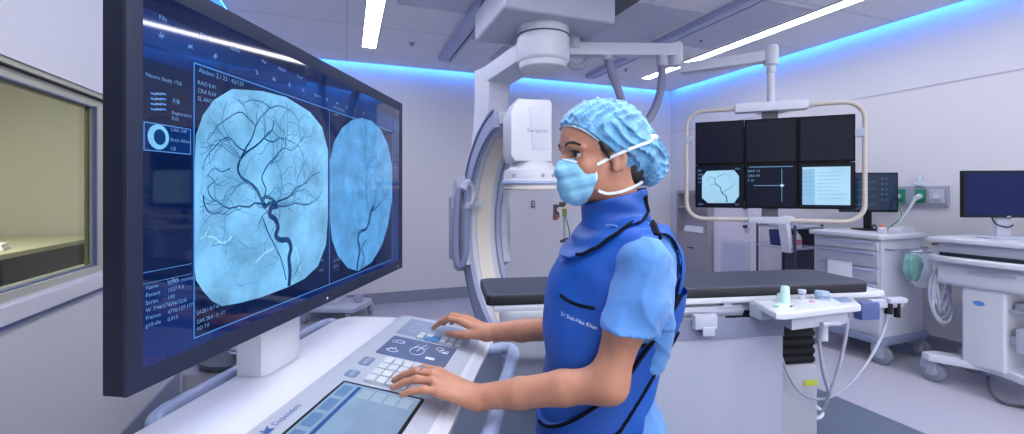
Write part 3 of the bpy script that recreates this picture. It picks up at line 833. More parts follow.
# column: swept box that leans and tapers
def boxsweep(mb, pts, ws, ds, side):
    """pts centre line going down; ws width along side; ds depth"""
    side = Vector(side).normalized(); n = len(pts); vs = []; fs = []
    for i, p in enumerate(pts):
        p = Vector(p); t = (Vector(pts[min(i + 1, n - 1)]) - Vector(pts[max(i - 1, 0)])).normalized()
        dp = side.cross(t).normalized(); w, d = ws[i] / 2, ds[i] / 2; ch = .02
        for a, b_ in ((-w, -d + ch), (-w + ch, -d), (w - ch, -d), (w, -d + ch), (w, d - ch), (w - ch, d), (-w + ch, d), (-w, d - ch)): vs.append(p + side * a + dp * b_)
    for i in range(n - 1):
        for k in range(8):
            k2 = (k + 1) % 8; fs.append((i * 8 + k, i * 8 + k2, i * 8 + 8 + k2, i * 8 + 8 + k))
    fs += [tuple(range(8))[::-1], tuple((n - 1) * 8 + k for k in range(8))]
    bm = bmesh.new(); bv = [bm.verts.new(v) for v in vs]
    for f in fs: bm.faces.new([bv[i] for i in f])
    bmesh.ops.recalc_face_normals(bm, faces=bm.faces[:]); mb.bm(bm); return mb
pts = catmull([A(-.185, 4.24, 2.59), A(-.19, 4.23, 2.3), A(-.215, 4.21, 1.98), A(-.26, 4.19, 1.70), A(-.30, 4.17, 1.45), A(-.31, 4.16, 1.25)], 4)
n = len(pts)
obj('column', boxsweep(MB(), pts, [.27 - .05 * i / n for i in range(n)], [.24 - .06 * i / n for i in range(n)], (.80, .60, 0)), M_white2, ca)
# the C
al = math.radians(26.5); e1 = Vector((-math.sin(al), math.cos(al), 0)); e2 = Vector((0, 0, 1)); nn = Vector((math.cos(al), math.sin(al), 0))
cc = A(.115, 3.2, 1.165)
d2 = math.radians
m = MB().sweep_arc(cc, e1, e2, nn, .80, .93, -.155, -.115, d2(-80), d2(74), 48).sweep_arc(cc, e1, e2, nn, .80, .93, .115, .155, d2(-80), d2(74), 48)
obj('curved_rail', m, mat('rail_grey_blue', (150, 158, 184), .35), ca)
obj('curved_arm', MB().sweep_arc(cc, e1, e2, nn, .83, .92, -.115, .115, d2(-80), d2(74), 48), M_white, ca)
obj('inner_strip', MB().sweep_arc(cc, e1, e2, nn, .822, .83, -.06, .06, d2(-78), d2(60), 48), mat('strip_cream', (222, 214, 200), .5), ca)
obj('edge_trim', MB().sweep_arc(cc, e1, e2, nn, .925, .945, -.165, -.145, d2(-60), d2(74), 40).sweep_arc(cc, e1, e2, nn, .795, .812, -.160, -.145, d2(-10), d2(72), 40), mat('trim_slate', (96, 108, 146), .4), ca)
# carrier sleeve at the apex
m = MB().sweep_arc(cc, e1, e2, nn, .79, .99, -.215, -.158, d2(-24), d2(24), 16).sweep_arc(cc, e1, e2, nn, .79, .99, .158, .215, d2(-24), d2(20), 16).sweep_arc(cc, e1, e2, nn, .935, 1.05, -.215, .215, d2(-22), d2(22), 16)
obj('carrier', m, M_lgrey, ca)
q = cc + e1 * .80 + nn * -.19 + e2 * .18
obj('carrier_clip', MB().box(q.x - .10, q.x + .16, q.y - .03, q.y + .0, q.z - .03, q.z + .03, .01).box(q.x - .06, q.x + .02, q.y - .05, q.y - .03, q.z - .05, q.z + .24, .015), M_lgrey, ca)
# side shells
def shell(sgn, z0, z1, name, thick):
    base = cc + e1 * .90 + nn * (.215 * sgn)
    pr = [(0, -.30), (-.06, -.27), (-.085, -.15), (-.085, .05), (-.06, .18), (0, .24), (.08, .24), (.08, -.30)]
    R = Matrix((e1, nn, e2)).transposed().to_4x4()
    m = MB().xf(Matrix.Translation(base) @ R)
    m.prism([(a, b_ + z0) for a, b_ in pr], 0 if sgn > 0 else -thick, thick if sgn > 0 else 0, .012, axis='y'); m.xf()
    obj(name, m, M_grey, ca)
shell(-1, 0, 0, 'side_shell', .05); shell(1, .02, 0, 'side_shell', .05)
# looped grab handles left of the arm
def hp(px, py, d): return A((px - 512) / 450 * d, d, CAMZ - (py - 191) / 450 * d)
L = catmull([hp(462, 188, 3.75), hp(458, 196, 3.75), hp(456, 225, 3.75), hp(456, 255, 3.75), hp(460, 266, 3.75), hp(465, 255, 3.75), hp(466, 225, 3.75), hp(467, 196, 3.75)], 5, closed=True)
obj('grab_handle', MB().tube(L, .030, 12, closed=True), mat('handle_grey', (128, 134, 164), .4), ca)
L = catmull([hp(463, 190, 3.7), hp(468, 182, 3.75), hp(473, 192, 3.8), hp(470, 204, 3.75), hp(466, 206, 3.7)], 5)
obj('handle_bracket', MB().tube(L, .026, 10), M_lgrey, ca)
# detector: tall box with a wide dished housing
dc = A(.125, 3.18, 0)
def P_(cx, z, dy): return (dc.x + cx, dc.y + dy, z)
R = Matrix.Translation((dc.x - .01, dc.y, 0)) @ Matrix.Rotation(math.radians(12), 4, 'Z')
m = MB().xf(R)
m.prism([(-.155, 1.70), (-.155, 1.99), (-.10, 2.085), (.12, 2.085), (.135, 2.06), (.135, 1.66), (-.13, 1.66)], -.14, .16, .022, axis='y')
obj('detector_housing', m.xf(), M_white, ca)
m = MB().xf(R)
m.prism([(-.005, 1.74), (-.03, 2.03), (.09, 2.06), (.11, 1.74)], -.146, -.138, .003, axis='y')
hd = obj('front_cover', m.xf(), M_white2, ca)
lt = MB(); text_geo(lt, 'Swizurin', .042, R @ wallM(-.045, -.148, 1.855), .0004)
obj('lettering', lt, mat('print_grey_blue', (120, 130, 170), .5), hd, smooth=0)
obj('detector_disc', MB().lathe([(.0, 1.50), (.205, 1.50), (.212, 1.51), (.212, 1.535), (.205, 1.54), (.205, 1.575), (.20, 1.60), (.15, 1.63), (.13, 1.67), (.0, 1.67)], (dc.x + .02, dc.y, 0), seg=44), M_white, ca)
obj('detector_face', MB().lathe([(.0, 1.462), (.198, 1.465), (.206, 1.475), (.206, 1.50), (.0, 1.50)], (dc.x + .02, dc.y, 0), seg=44), mat('detector_cream', (214, 208, 200), .45), ca)
obj('bumper_ring', MB().lathe([(.0, 1.505), (.216, 1.505), (.220, 1.515), (.216, 1.526), (.0, 1.526)], (dc.x + .02, dc.y, 0), seg=44), M_bluetube, ca)
for a in (-.13, .06, .13):
    obj('screw_cap', MB().lathe([(.0, 0), (.014, 0), (.012, .006), (.0, .006)], (dc.x + .02 + a, dc.y - math.sqrt(.206 ** 2 - a * a), 1.565), 'y', 12), M_grey, ca)
# x-ray tube under the table
tc = A(.125, 3.12, 0)
m = MB().prism(rrect(tc.x - .21, tc.x + .21, tc.y - .2, tc.y + .2, .09), .34, .70, .06, 4)
obj('tube_housing', m, M_white, ca)
m = MB().prism(rrect(tc.x - .16, tc.x + .16, tc.y - .16, tc.y + .16, .08), .69, .76, .03, 3)
obj('collimator', m, M_lgrey, ca)
obj('tube_base', MB().prism(rrect(tc.x - .19, tc.x + .19, tc.y - .15, tc.y + .22, .09), .20, .36, .05, 3), M_lgrey, ca)

# ================================================================== CEILING BOOM WITH SIX DISPLAYS
fb = FrC(.9, 3.7, 0)
bo = thing('monitor_boom', 'ceiling boom arm carrying a curved tubular frame with six flat displays', 'monitor boom', fb)
def Bp(cx, cd, z): return Vector((cx - .9, cd - 3.7, z))
def bpx(px, py, d): return Bp((px - 512) / 450 * d, d, CAMZ - (py - 191) / 450 * d)
obj('first_arm', MB().bar(bpx(562, 50, 3.75), bpx(676, 51, 3.9), .11, .105, bev=.015), M_white2, bo)
obj('wall_bracket', MB().cyl(bpx(572, 50, 3.76) + Vector((0, 0, .10)), bpx(572, 50, 3.76), .07, seg=20), M_lgrey, bo)
j = bpx(676, 56, 3.9)
obj('joint', MB().lathe([(.0, j.z - .09), (.045, j.z - .09), (.055, j.z - .07), (.055, j.z + .10), (.045, j.z + .115), (.0, j.z + .115)], (j.x, j.y, 0), seg=22), M_white2, bo)
obj('lower_arm', MB().bar(bpx(681, 69, 3.85), bpx(766, 57, 3.48), .10, .085, bev=.015), M_white2, bo)
pl = bpx(771, 56, 3.46)
obj('pole', MB().lathe([(.0, 2.085), (.026, 2.085), (.026, 2.36), (.034, 2.37), (.034, 2.42), (.05, 2.43), (.052, 2.56), (.04, 2.58), (.0, 2.58)], (pl.x, pl.y, 0), seg=22).lathe([(.0, 2.06), (.10, 2.06), (.09, 2.075), (.045, 2.09), (.036, 2.12), (.0, 2.12)], (pl.x, pl.y, 0), seg=24), M_white2, bo)
# display wall plane: left edge (695,122..208) d=3.45, right edge (855,112..210) d=3.05
a0 = Bp((695 - 512) / 450 * 3.50, 3.50, 0); a1 = Bp((856 - 512) / 450 * 3.10, 3.10, 0)
dx = (a1 - a0); WW = dx.length; ang = math.atan2(dx.y, dx.x)
DT = Matrix.Translation(a0) @ Matrix.Rotation(ang, 4, 'Z')   # local: x along wall, -y to the viewer
zt, zb = 1.995, 1.330
cw, ch = WW / 3, (zt - zb) / 2
# frame tube
m = MB().xf(DT)
fpts = rrect(-.06, WW + .055, zb - .085, zt + .085, .12, 7)
m.tube([(x, .02, z) for x, z in fpts], .0155, 12, closed=True)
obj('tube_frame', m.xf(), mat('tube_cream', (184, 176, 168), .4), bo)
m = MB().xf(DT).box(WW * .27, WW * .73, -.03, .07, zt + .05, zt + .12, .02).box(.02, .36, .03, .05, zt + .08, zt + .10)
obj('top_bracket', m.xf(), M_white2, bo)
m = MB().xf(DT).box(WW * .36, WW * .62, -.01, .04, zb - .11, zb - .06, .012)
obj('bottom_grip', m.xf(), M_lgrey, bo)
for x in (-.045, WW + .02): obj('frame_clamp', MB().xf(DT).box(x - .03, x + .03, -.0, .05, zt - .16, zt - .10, .008).xf(), M_grey, bo)
obj('mount_plate', MB().xf(DT).box(.02, WW - .02, .045, .06, zb + .05, zt - .05, .004).box(WW * .45, WW * .55, .03, .06, zb - .07, zt + .07).xf(), M_dgrey, bo)
E_pale2 = emis('screen_pale', (150, 198, 226), 1.0, var=.08, vscale=5)
class WallFr:   # measured photo position -> display plane (x, z)
    def px(s, px, py, y=-.004):
        o = (fb.M @ DT).inverted() @ Vector((0, 0, CAMZ)); R3 = (fb.M @ DT).inverted().to_3x3()
        d = R3 @ c2w((px - HX) / FPX, 1.0, -(py - HY) / FPX); t = (y - o.y) / d.y
        return o + d * t
wf_ = WallFr()
rg = random.Random(5)
for r in range(2):
    for c_ in range(3):
        xa, xb = c_ * cw + .002, (c_ + 1) * cw - .002; za, zz = zb + r * ch + .002, zb + (r + 1) * ch - .002
        mon_ = obj('display', MB().xf(DT).box(xa, xb, 0, .045, za, zz, .005).xf(), mat('display_black', (9, 11, 20), .6, spec=.12), bo,
                   ['display showing a small pale angiogram', 'display showing a dark trace', 'display showing a pale document window'][c_] if r == 0 else 'dark switched-off display')
        m = MB().xf(DT); q = .014
        m.use(0).poly([(xa + q, -.001, za + q), (xb - q, -.001, za + q), (xb - q, -.001, zz - q), (xa + q, -.001, zz - q)])
        if r == 0 and c_ == 0:
            o8 = [(702, 177), (707, 171), (734, 170), (739, 176), (739, 196), (734, 203), (708, 203), (702, 198)]
            m.use(1).poly([tuple(wf_.px(*p, -.002)) for p in o8][::-1])
            line2(m.use(2), wf_, [(727, 202), (726, 196), (722, 193), (720, 187), (716, 184), (715, 179), (719, 176)], .008, -.003, True)
            for pts in ([(720, 187), (714, 184), (709, 186)], [(722, 193), (728, 189), (733, 186), (735, 181)], [(719, 176), (725, 174), (730, 177)], [(715, 179), (710, 177), (706, 181)]):
                line2(m.use(2), wf_, pts, .004, -.003, True)
            m.use(3)
            for k in range(4): text_geo(m, ['AR', 'LAO', '0/0', '14'][k], .02, wallM(xa + .018, -.003, zz - .05 - k * .03))
            text_geo(m, 'R24', .02, wallM(xb - .06, -.003, zz - .04)); text_geo(m, '12/2', .02, wallM(xa + .02, -.003, za + .02)); text_geo(m, '0.4', .02, wallM(xb - .06, -.003, za + .02))
        if r == 0 and c_ == 1:
            m.use(3)
            for k in range(3): text_geo(m, ['RAO 12', 'CRA 04', 'F 15'][k], .024, wallM(xa + .02, -.003, zz - .06 - k * .035))
            m.poly([(xa + .06, -.003, za + ch * .5), (xb - .08, -.003, za + ch * .5), (xb - .08, -.003, za + ch * .5 + .004), (xa + .06, -.003, za + ch * .5 + .004)])
            m.poly([(xb - .10, -.003, za + .05), (xb - .097, -.003, za + .05), (xb - .097, -.003, zz - .04), (xb - .10, -.003, zz - .04)])
            m.use(1).poly([(xb - .098 + .011 * math.cos(a), -.0035, za + ch * .5 + .002 + .011 * math.sin(a)) for a in [2 * PI * k / 14 for k in range(14)]])
            m.use(3).poly([(xa + .03, -.003, zz - .025), (xb - .03, -.003, zz - .025), (xb - .03, -.003, zz - .021), (xa + .03, -.003, zz - .021)])
        if r == 0 and c_ == 2:
            m.use(1).poly([(xa + .025, -.002, za + .03), (xb - .03, -.002, za + .03), (xb - .03, -.002, zz - .03), (xa + .025, -.002, zz - .03)])
            m.use(4).poly([(xa + .025, -.0025, za + .03), (xa + .10, -.0025, za + .03), (xa + .10, -.0025, zz - .045), (xa + .025, -.0025, zz - .045)])
            m.use(3)
            for k in range(8): m.poly([(xa + .115, -.003, zz - .07 - k * .026), (xb - .05 - rg.random() * .1, -.003, zz - .07 - k * .026), (xb - .05, -.003, zz - .067 - k * .026), (xa + .115, -.003, zz - .067 - k * .026)])
            for k in range(6): m.poly([(xa + .032, -.003, zz - .075 - k * .03), (xa + .085, -.003, zz - .075 - k * .03), (xa + .085, -.003, zz - .070 - k * .03), (xa + .032, -.003, zz - .070 - k * .03)])
        scr_m = [E_off if r else emis('screen_black_blue', (8, 15, 36), 1.0, rough=.3, spec=.1), E_pale2, E_v1, emis('screen_text_dim', (96, 150, 196), 1.0), emis('screen_side', (118, 172, 210), 1.0)]
        obj('screen', m.xf(), scr_m, mon_, smooth=0)
# hanging hose loop from the first arm
L = catmull([bpx(607, 56, 3.80), bpx(612, 74, 3.78), bpx(620, 95, 3.75), bpx(626, 118, 3.72), bpx(634, 130, 3.72), bpx(645, 124, 3.74), bpx(655, 108, 3.78), bpx(661, 88, 3.82), bpx(662, 60, 3.86)], 7)
ho = MB().tube(L, .034, 12)
obj('hose', ho, mat('hose_grey', (124, 128, 152), .45, bump=.4, bscale=40, stretch=(.1, .1, 6)), bo)
obj('hose_socket', MB().cyl(bpx(662, 56, 3.86), bpx(662, 66, 3.86), .045, seg=18), M_lgrey, bo)
obj('hose_socket', MB().cyl(bpx(607, 54, 3.80), bpx(608, 60, 3.80), .042, seg=18), M_lgrey, bo)
L = catmull([bpx(568, 58, 3.8), bpx(572, 66, 3.8), bpx(582, 66, 3.82), bpx(589, 58, 3.84)], 6)
obj('cable_loop', MB().tube(L, .028, 10), M_grey, bo)
# ================================================================== PATIENT TABLE
ft = FrC(-.11, 1.974, 8.4)
def Tc(cx, cd, z=0): 
    p = ft.I @ c2w(cx, cd, z); return Vector((p.x, p.y, z))
tb = thing('patient_table', 'long narrow examination table with white top plate and side rails behind the person', 'examination table', ft)
obj('tabletop', MB().prism([(.03, .0), (2.01, .0), (2.03, .03), (2.03, .35), (2.00, .38), (.10, .38), (.03, .33)], .925, .955, .008), M_white, tb)
m = MB().box(.62, 1.70, .03, .34, .88, .925, .004)
obj('under_frame', m, M_lgrey, tb)
m = MB().box(.60, 1.22, -.012, .012, .868, .915, .004).box(.60, 1.22, -.020, -.012, .882, .900, .003)
m.box(.60, 1.24, .37, .395, .868, .91, .004)
for x in (.66, .9, 1.15): m.box(x - .02, x + .02, .0, .38, .89, .93)
obj('side_rail', m, M_alu, tb)
pc = Tc(1.395, 2.46)
m = MB()
for k in range(7):
    z0 = .565 + k * .045
    m.prism(rrect(pc.x - .175 + .0, pc.x + .175, pc.y - .15, pc.y + .15, .03), z0, z0 + .036, .010, 1)
    m.box(pc.x - .16, pc.x + .16, pc.y - .135, pc.y + .135, z0 + .03, z0 + .05)
obj('bellows', m, M_black, tb)
obj('pedestal', MB().prism(rrect(pc.x - .18, pc.x + .18, pc.y - .155, pc.y + .155, .03), .19, .565, .008), mat('pedestal_grey', (176, 178, 190), .45), tb)
obj('pedestal_foot', MB().prism(rrect(pc.x - .17, pc.x + .17, pc.y - .145, pc.y + .145, .03), .10, .19, .0).prism(rrect(pc.x - .45, pc.x + .30, pc.y - .22, pc.y + .22, .05), .0, .10, .02), M_dgrey, tb)
y_ = pc.y - .157; xx = pc.x + .175
obj('warning_label', MB().box(xx - .09, xx - .01, y_ - .002, y_, .455, .485), mat('label_yellow', (196, 204, 70), .5), tb)
# mattress
mp_ = [(0.0, .015), (.015, 0), (1.90, 0), (1.935, .03), (1.935, .34), (1.90, .38), (.03, .38), (.0, .36)]
mf = Fr(ft.loc + Vector((0, 0, .955)), ft.rotz)
M_matt = mat('mattress_vinyl', (50, 55, 70), .5, bump=.15, bscale=30)
M_matts = mat('mattress_side', (20, 22, 32), .5)
mt = thing('mattress', 'long thin black examination mattress lying on the table', 'mattress', mf)
obj('pad', MB().prism(mp_, .004, .050, .010, 3), M_matt, mt)
obj('side_band', MB().prism([(x + (-.0015 if x < .9 else .0015), y + (-.0015 if y < .2 else .0015)) for x, y in mp_], .0, .040, .004), M_matts, mt)

# lead drape hanging from the near rail
dfr = ft
dr = thing('lead_drape', 'pale grey radiation drape hanging from the rail of the examination table', 'drape', dfr)
def sheet(mb, x0, x1, z0, z1, y, amp, th, nx=40, nz=10, ph=0.0):
    vs = []; fs = []
    for s_ in (0, 1):
        for j in range(nz + 1):
            for i in range(nx + 1):
                u = i / nx; w = j / nz; x = x0 + (x1 - x0) * u; z = z1 + (z0 - z1) * w
                yy = y + amp * w * (math.sin(u * 9 + ph) * .6 + math.sin(u * 21 + 1 + ph) * .25) + s_ * th
                vs.append((x, yy, z))
    N = (nx + 1) * (nz + 1)
    for j in range(nz):
        for i in range(nx):
            a = j * (nx + 1) + i; fs.append((a, a + nx + 1, a + nx + 2, a + 1)); fs.append((N + a, N + a + 1, N + a + nx + 2, N + a + nx + 1))
    for i in range(nx):
        a = i; fs.append((a, a + 1, N + a + 1, N + a)); a = nz * (nx + 1) + i; fs.append((a, N + a, N + a + 1, a + 1))
    for j in range(nz):
        a = j * (nx + 1); fs.append((a, N + a, N + a + nx + 1, a + nx + 1)); a += nx; fs.append((a, a + nx + 1, N + a + nx + 1, N + a))
    return mb.raw(vs, fs)
xr_ = ft.px(782, 380, -.035).x
obj('curtain', sheet(MB(), .70, xr_, .12, .81, -.040, .012, .008), mat('drape_grey', (160, 165, 184), .65, bump=.12, bscale=14, bdist=.01), dr)
obj('top_band', sheet(MB(), .70, xr_ + .002, .775, .865, -.046, .003, .016, 40, 3), mat('drape_band', (118, 124, 148), .6, bump=.2, bscale=40), dr)
x = ft.px(703, 310, -.03).x
obj('clip', MB().box(x - .065, x + .045, -.075, -.045, .83, .895, .006).box(x - .03, x + .03, -.08, -.07, .80, .84, .006), M_lgrey, dr)
x = ft.px(668, 318, -.03).x
obj('hook', MB().box(x - .05, x + .03, -.055, -.022, .87, .90, .004).cyl((x + .02, -.06, .86), (x + .02, -.06, .90), .007), M_dgrey, dr)

# tableside control panel
pf = FrC(1.41, 2.05, 9.5, .915)
tp = thing('tableside_control_panel', 'white tableside control box with joysticks clamped to the right end of the table', 'control panel', pf)
def pp(px, py, z): 
    d = FPX * (CAMZ - z) / (py - HY); p = pf.I @ c2w((px - HX) / FPX * d, d, z); return (p.x, p.y)
q = [pp(754, 300.5, .947), pp(782, 313, .947), pp(861, 304.5, .947), pp(852, 296.8, .947)]
obj('case', MB().prism([q[0], (q[1][0] - .02, q[1][1] + .01), (q[1][0] + .02, q[1][1]), q[2], q[3]], -.0, .032, .009, 3), M_white, tp)
cx_ = sum(p[0] for p in q) / 4; cy_ = sum(p[1] for p in q) / 4
obj('under_case', MB().prism([(cx_ + (p[0] - cx_) * .72, cy_ + (p[1] - cy_) * .75 - .0) for p in q], -.055, .0, .006).box(cx_ - .03, cx_ + .06, cy_ - .09, cy_ - .07, -.045, -.03, .004), M_lgrey, tp)
obj('clamp', MB().box(q[0][0] - .01, q[0][0] + .10, q[0][1] - .06, q[0][1] + .02, -.045, .02, .006), M_lgrey, tp)
obj('stem', MB().cyl((cx_ + .03, cy_ - .02, -.13), (cx_ + .03, cy_ - .02, -.05), .022), M_white2, tp)
M_mint = mat('mint_plastic', (176, 208, 204), .35)
def kn(name, px, py, prof, m_, lab=None):
    x, y = pp(px, py, .947); obj(name, MB().lathe(prof, (x, y, .031), seg=20), m_, tp, lab)
kn('joystick', 785, 303, [(.0, 0), (.022, 0), (.020, .01), (.019, .07), (.016, .078), (.0, .08)], M_mint, 'tall mint-coloured joystick')
kn('joystick', 780, 302, [(.0, 0), (.013, 0), (.012, .04), (.0, .045)], M_mint, 'short mint-coloured joystick')
kn('joystick', 802, 299, [(.0, 0), (.017, 0), (.010, .012), (.010, .022), (.017, .03), (.018, .045), (.0, .048)], M_lgrey, 'small grey joystick')
kn('joystick', 822, 299, [(.0, 0), (.03, 0), (.028, .012), (.035, .022), (.03, .038), (.0, .042)], mat('knob_slate', (140, 160, 184), .4), 'low wide slate knob')
kn('button', 769, 301, [(.0, 0), (.012, 0), (.011, .007), (.0, .008)], M_mint)
kn('button', 776, 307, [(.0, 0), (.012, 0), (.011, .007), (.0, .008)], mat('button_green', (120, 176, 160), .4))
kn('button', 812, 302, [(.0, 0), (.012, 0), (.011, .007), (.0, .008)], mat('button_pink', (196, 150, 170), .4))
kn('button', 831, 301, [(.0, 0), (.012, 0), (.011, .007), (.0, .008)], M_mint)
kn('button', 792, 307, [(.0, 0), (.010, 0), (.009, .006), (.0, .007)], M_chrome)
a_ = pp(836, 297, .932); b_ = pp(851, 302, .932)
obj('key_display', MB().prism([pp(833, 298, .947), pp(842, 303, .947), pp(854, 302, .947), pp(846, 297.5, .947)], .031, .036, .001), mat('lcd_slate', (128, 142, 176), .35), tp)

# bracket and hook at the foot end
bf = Fr(ft.loc + Vector((0, 0, 0)), ft.rotz)
br = thing('accessory_bracket', 'small blue and black bracket hooked on the right end of the table', 'bracket', FrC(1.80, 2.20, 8.4, .83))
bI = FrC(1.80, 2.20, 8.4, .83)
obj('box', MB().box(-.10, .0, .0, .05, 0, .085, .008), mat('bracket_blue', (76, 90, 140), .4), br)
obj('arm', MB().box(-.02, .16, .02, .05, .05, .09, .006).box(.06, .16, -.0, .04, .075, .10, .006), M_lgrey, br)
obj('hook', MB().cyl((.08, .03, .02), (.08, .03, .08), .018).cyl((.13, .03, .0), (.13, .03, .075), .014), M_black, br)

def hp3(fr, px, py, d):
    return fr.I @ c2w((px - 512) / 450 * d, d, CAMZ - (py - 191) / 450 * d)
cf = FrC(1.6, 2.3, 0)
M_cable = mat('cable_grey', (168, 172, 190), .45)
def cable(pts, r, label, m_=M_cable, n=7):
    one('cable', MB().tube(catmull([hp3(cf, *p) for p in pts], n), r, 8), m_, cf, label, 'cable', None)
cable([(880, 304, 2.25), (886, 315, 2.25), (884, 330, 2.25), (872, 355, 2.22), (855, 378, 2.20), (836, 394, 2.20), (815, 399, 2.22), (798, 390, 2.26), (787, 372, 2.26), (782, 358, 2.30)], .0065, 'long grey cable looping from the table end hook down to the pedestal')
cable([(848, 318, 2.15), (845, 340, 2.15), (838, 370, 2.16), (830, 392, 2.18), (823, 405, 2.25)], .008, 'grey cable hanging straight down from the middle of the control box')
cable([(818, 330, 2.12), (820, 350, 2.12), (824, 375, 2.14), (829, 392, 2.18)], .008, 'grey cable hanging from the stem of the control box')
cable([(829, 392, 2.20), (826, 405, 2.28), (818, 414, 2.36), (806, 412, 2.40), (800, 405, 2.42)], .006, 'white cable end curling against the pedestal foot', M_white)
cable([(800, 400, 2.52), (812, 404, 2.5), (822, 412, 2.48), (818, 418, 2.46), (804, 415, 2.45), (799, 410, 2.44)], .010, 'thick white cable coil on the floor by the pedestal', M_white)
cable([(800, 414, 2.50), (815, 420, 2.48), (812, 427, 2.5), (798, 424, 2.55), (782, 421, 2.6)], .007, 'dark thin cable trailing round the pedestal foot', M_dgrey)
cable([(783, 430, 2.40), (795, 427, 2.42), (800, 432, 2.40), (796, 440, 2.38), (785, 440, 2.38)], .010, 'white cable end lying in front of the pedestal foot', M_white)

# ================================================================== CARTS ALONG THE RIGHT WALL
def caster(parent, x, y, r=.07, name='caster', rot=PI / 2):
    m = MB().xf(Matrix.Translation((x, y, 0)) @ Matrix.Rotation(rot, 4, 'Z'))
    m.lathe([(.0, -.024), (r * .7, -.024), (r * .97, -.018), (r, -.006), (r, .006), (r * .97, .018), (r * .7, .024), (.0, .024)], (0, 0, r), 'x', 24)
    m.use(1).lathe([(.0, .024), (r * .45, .024), (r * .35, .032), (.0, .032)], (0, 0, r), 'x', 16).lathe([(.0, -.032), (r * .35, -.032), (r * .45, -.024), (.0, -.024)], (0, 0, r), 'x', 16)
    m.box(-.032, .032, -.03, r * .9, r * 1.25, r * 2.0 + .01, .008).box(-.036, -.028, -.02, .03, r * .7, r * 1.5).box(.028, .036, -.02, .03, r * .7, r * 1.5)
    m.cyl((0, .0, r * 1.9), (0, .0, r * 2.2), .016)
    m.xf()
    return obj(name, m, [M_rubber, M_grey], parent)

mfR = Fr((4.2, 2.77, 0), -PI / 2)
ct = thing('drawer_cart', 'white medical drawer cart with a dark monitor on top, below the gas outlets', 'drawer cart', mfR)
obj('body', MB().box(-.29, .29, .015, .58, .22, 1.05, .008), M_white2, ct)
obj('worktop', MB().prism(rrect(-.33, .32, -.03, .62, .04), 1.05, 1.09, .012), M_white, ct)
zs = [(.955, 1.03), (.81, .945), (.68, .80), (.46, .67), (.25, .45)]
for k, (z0, z1) in enumerate(zs):
    d_ = obj('drawer', MB().box(-.27, .27, -.004, .016, z0, z1, .006), M_lgrey if k else M_white, ct)
    obj('handle', MB().box(-.25, .25, -.020, -.002, z1 - .028, z1 - .012, .006), mat('handle_lilac', (168, 172, 204), .4), d_)
obj('paper_label', MB().box(-.13, .08, -.030, -.022, .66, .83), M_paper, ct)
obj('base', MB().prism(rrect(-.33, .33, -.02, .62, .05), .165, .225, .015), mat('base_slate', (118, 128, 156), .45), ct)
for x, y in ((-.28, .04), (.28, .04), (-.28, .55), (.28, .55)): caster(ct, x, y, .078)
obj('side_rail', MB().tube([(.30, .05, .97), (.35, .05, .97), (.35, .52, .97), (.30, .52, .97)], .010, 8), M_grey, ct)
obj('push_handle', MB().tube([(.34, .60, 1.0), (.40, .64, 1.0), (.40, .64, .70)], .012, 8), M_dgrey, ct)
# monitor on the middle cart
m2 = Fr((4.66, 2.83, 1.09), math.radians(-22) )
mm_ = thing('desk_monitor', 'dark monitor with faint blue traces on the drawer cart, partly behind the tubular frame', 'monitor', m2)
obj('housing', MB().box(-.28, .25, 0, .035, .17, .545, .006), M_black, mm_)
obj('stand', MB().box(-.03, .03, .03, .06, .01, .3, .004).prism(rrect(-.12, .12, -.07, .12, .03), 0, .014, .004), M_black, mm_)
m = MB().use(0).poly([(-.265, -.001, .19), (.237, -.001, .19), (.237, -.001, .53), (-.265, -.001, .53)]).use(1)
rg = random.Random(8)
for k in range(5): text_geo(m, '%d : %d' % (rg.randint(20, 99), rg.randint(10, 99)), .022, wallM(.09, -.002, .48 - k * .05))
m.use(2)
for k in range(4): m.ribbon([(-.25 + .03 * i, -.002, .45 - k * .07 + (.015 if i % 3 == 0 else 0)) for i in range(11)], .003)
obj('screen', m, [emis('cart_screen', (22, 40, 66), 1.0), emis('cart_text', (70, 130, 160), 1.0), emis('cart_trace', (50, 120, 130), 1.0)], mm_, smooth=0)
fb2 = Fr((4.36, 2.56, 1.09), 0)
bt = thing('dispenser_bottle', 'small white bottle with an orange cap on the corner of the drawer cart', 'bottle', fb2)
obj('bottle', MB().lathe([(.0, 0), (.032, 0), (.034, .01), (.034, .045), (.02, .055), (.0, .055)]), M_white, bt)
obj('cap', MB().lathe([(.0, .055), (.02, .055), (.02, .075), (.0, .078)]), mat('cap_orange', (220, 130, 96), .5), bt)
one('tissue_box', MB().box(-.10, .12, -.05, .05, 0, .05, .01), M_white, Fr((4.60, 2.55, 1.09), .1), 'flat white box on the wall side of the drawer cart top', 'box')
one('monitor_cable', MB().tube(catmull([(4.62, 2.80, 1.115), (4.56, 2.74, 1.15), (4.50, 2.68, 1.105), (4.46, 2.66, 1.097)], 6), .006, 6), M_black, Fr((0, 0, 0), 0), 'short black cable on the drawer cart beside the dark monitor', 'cable')

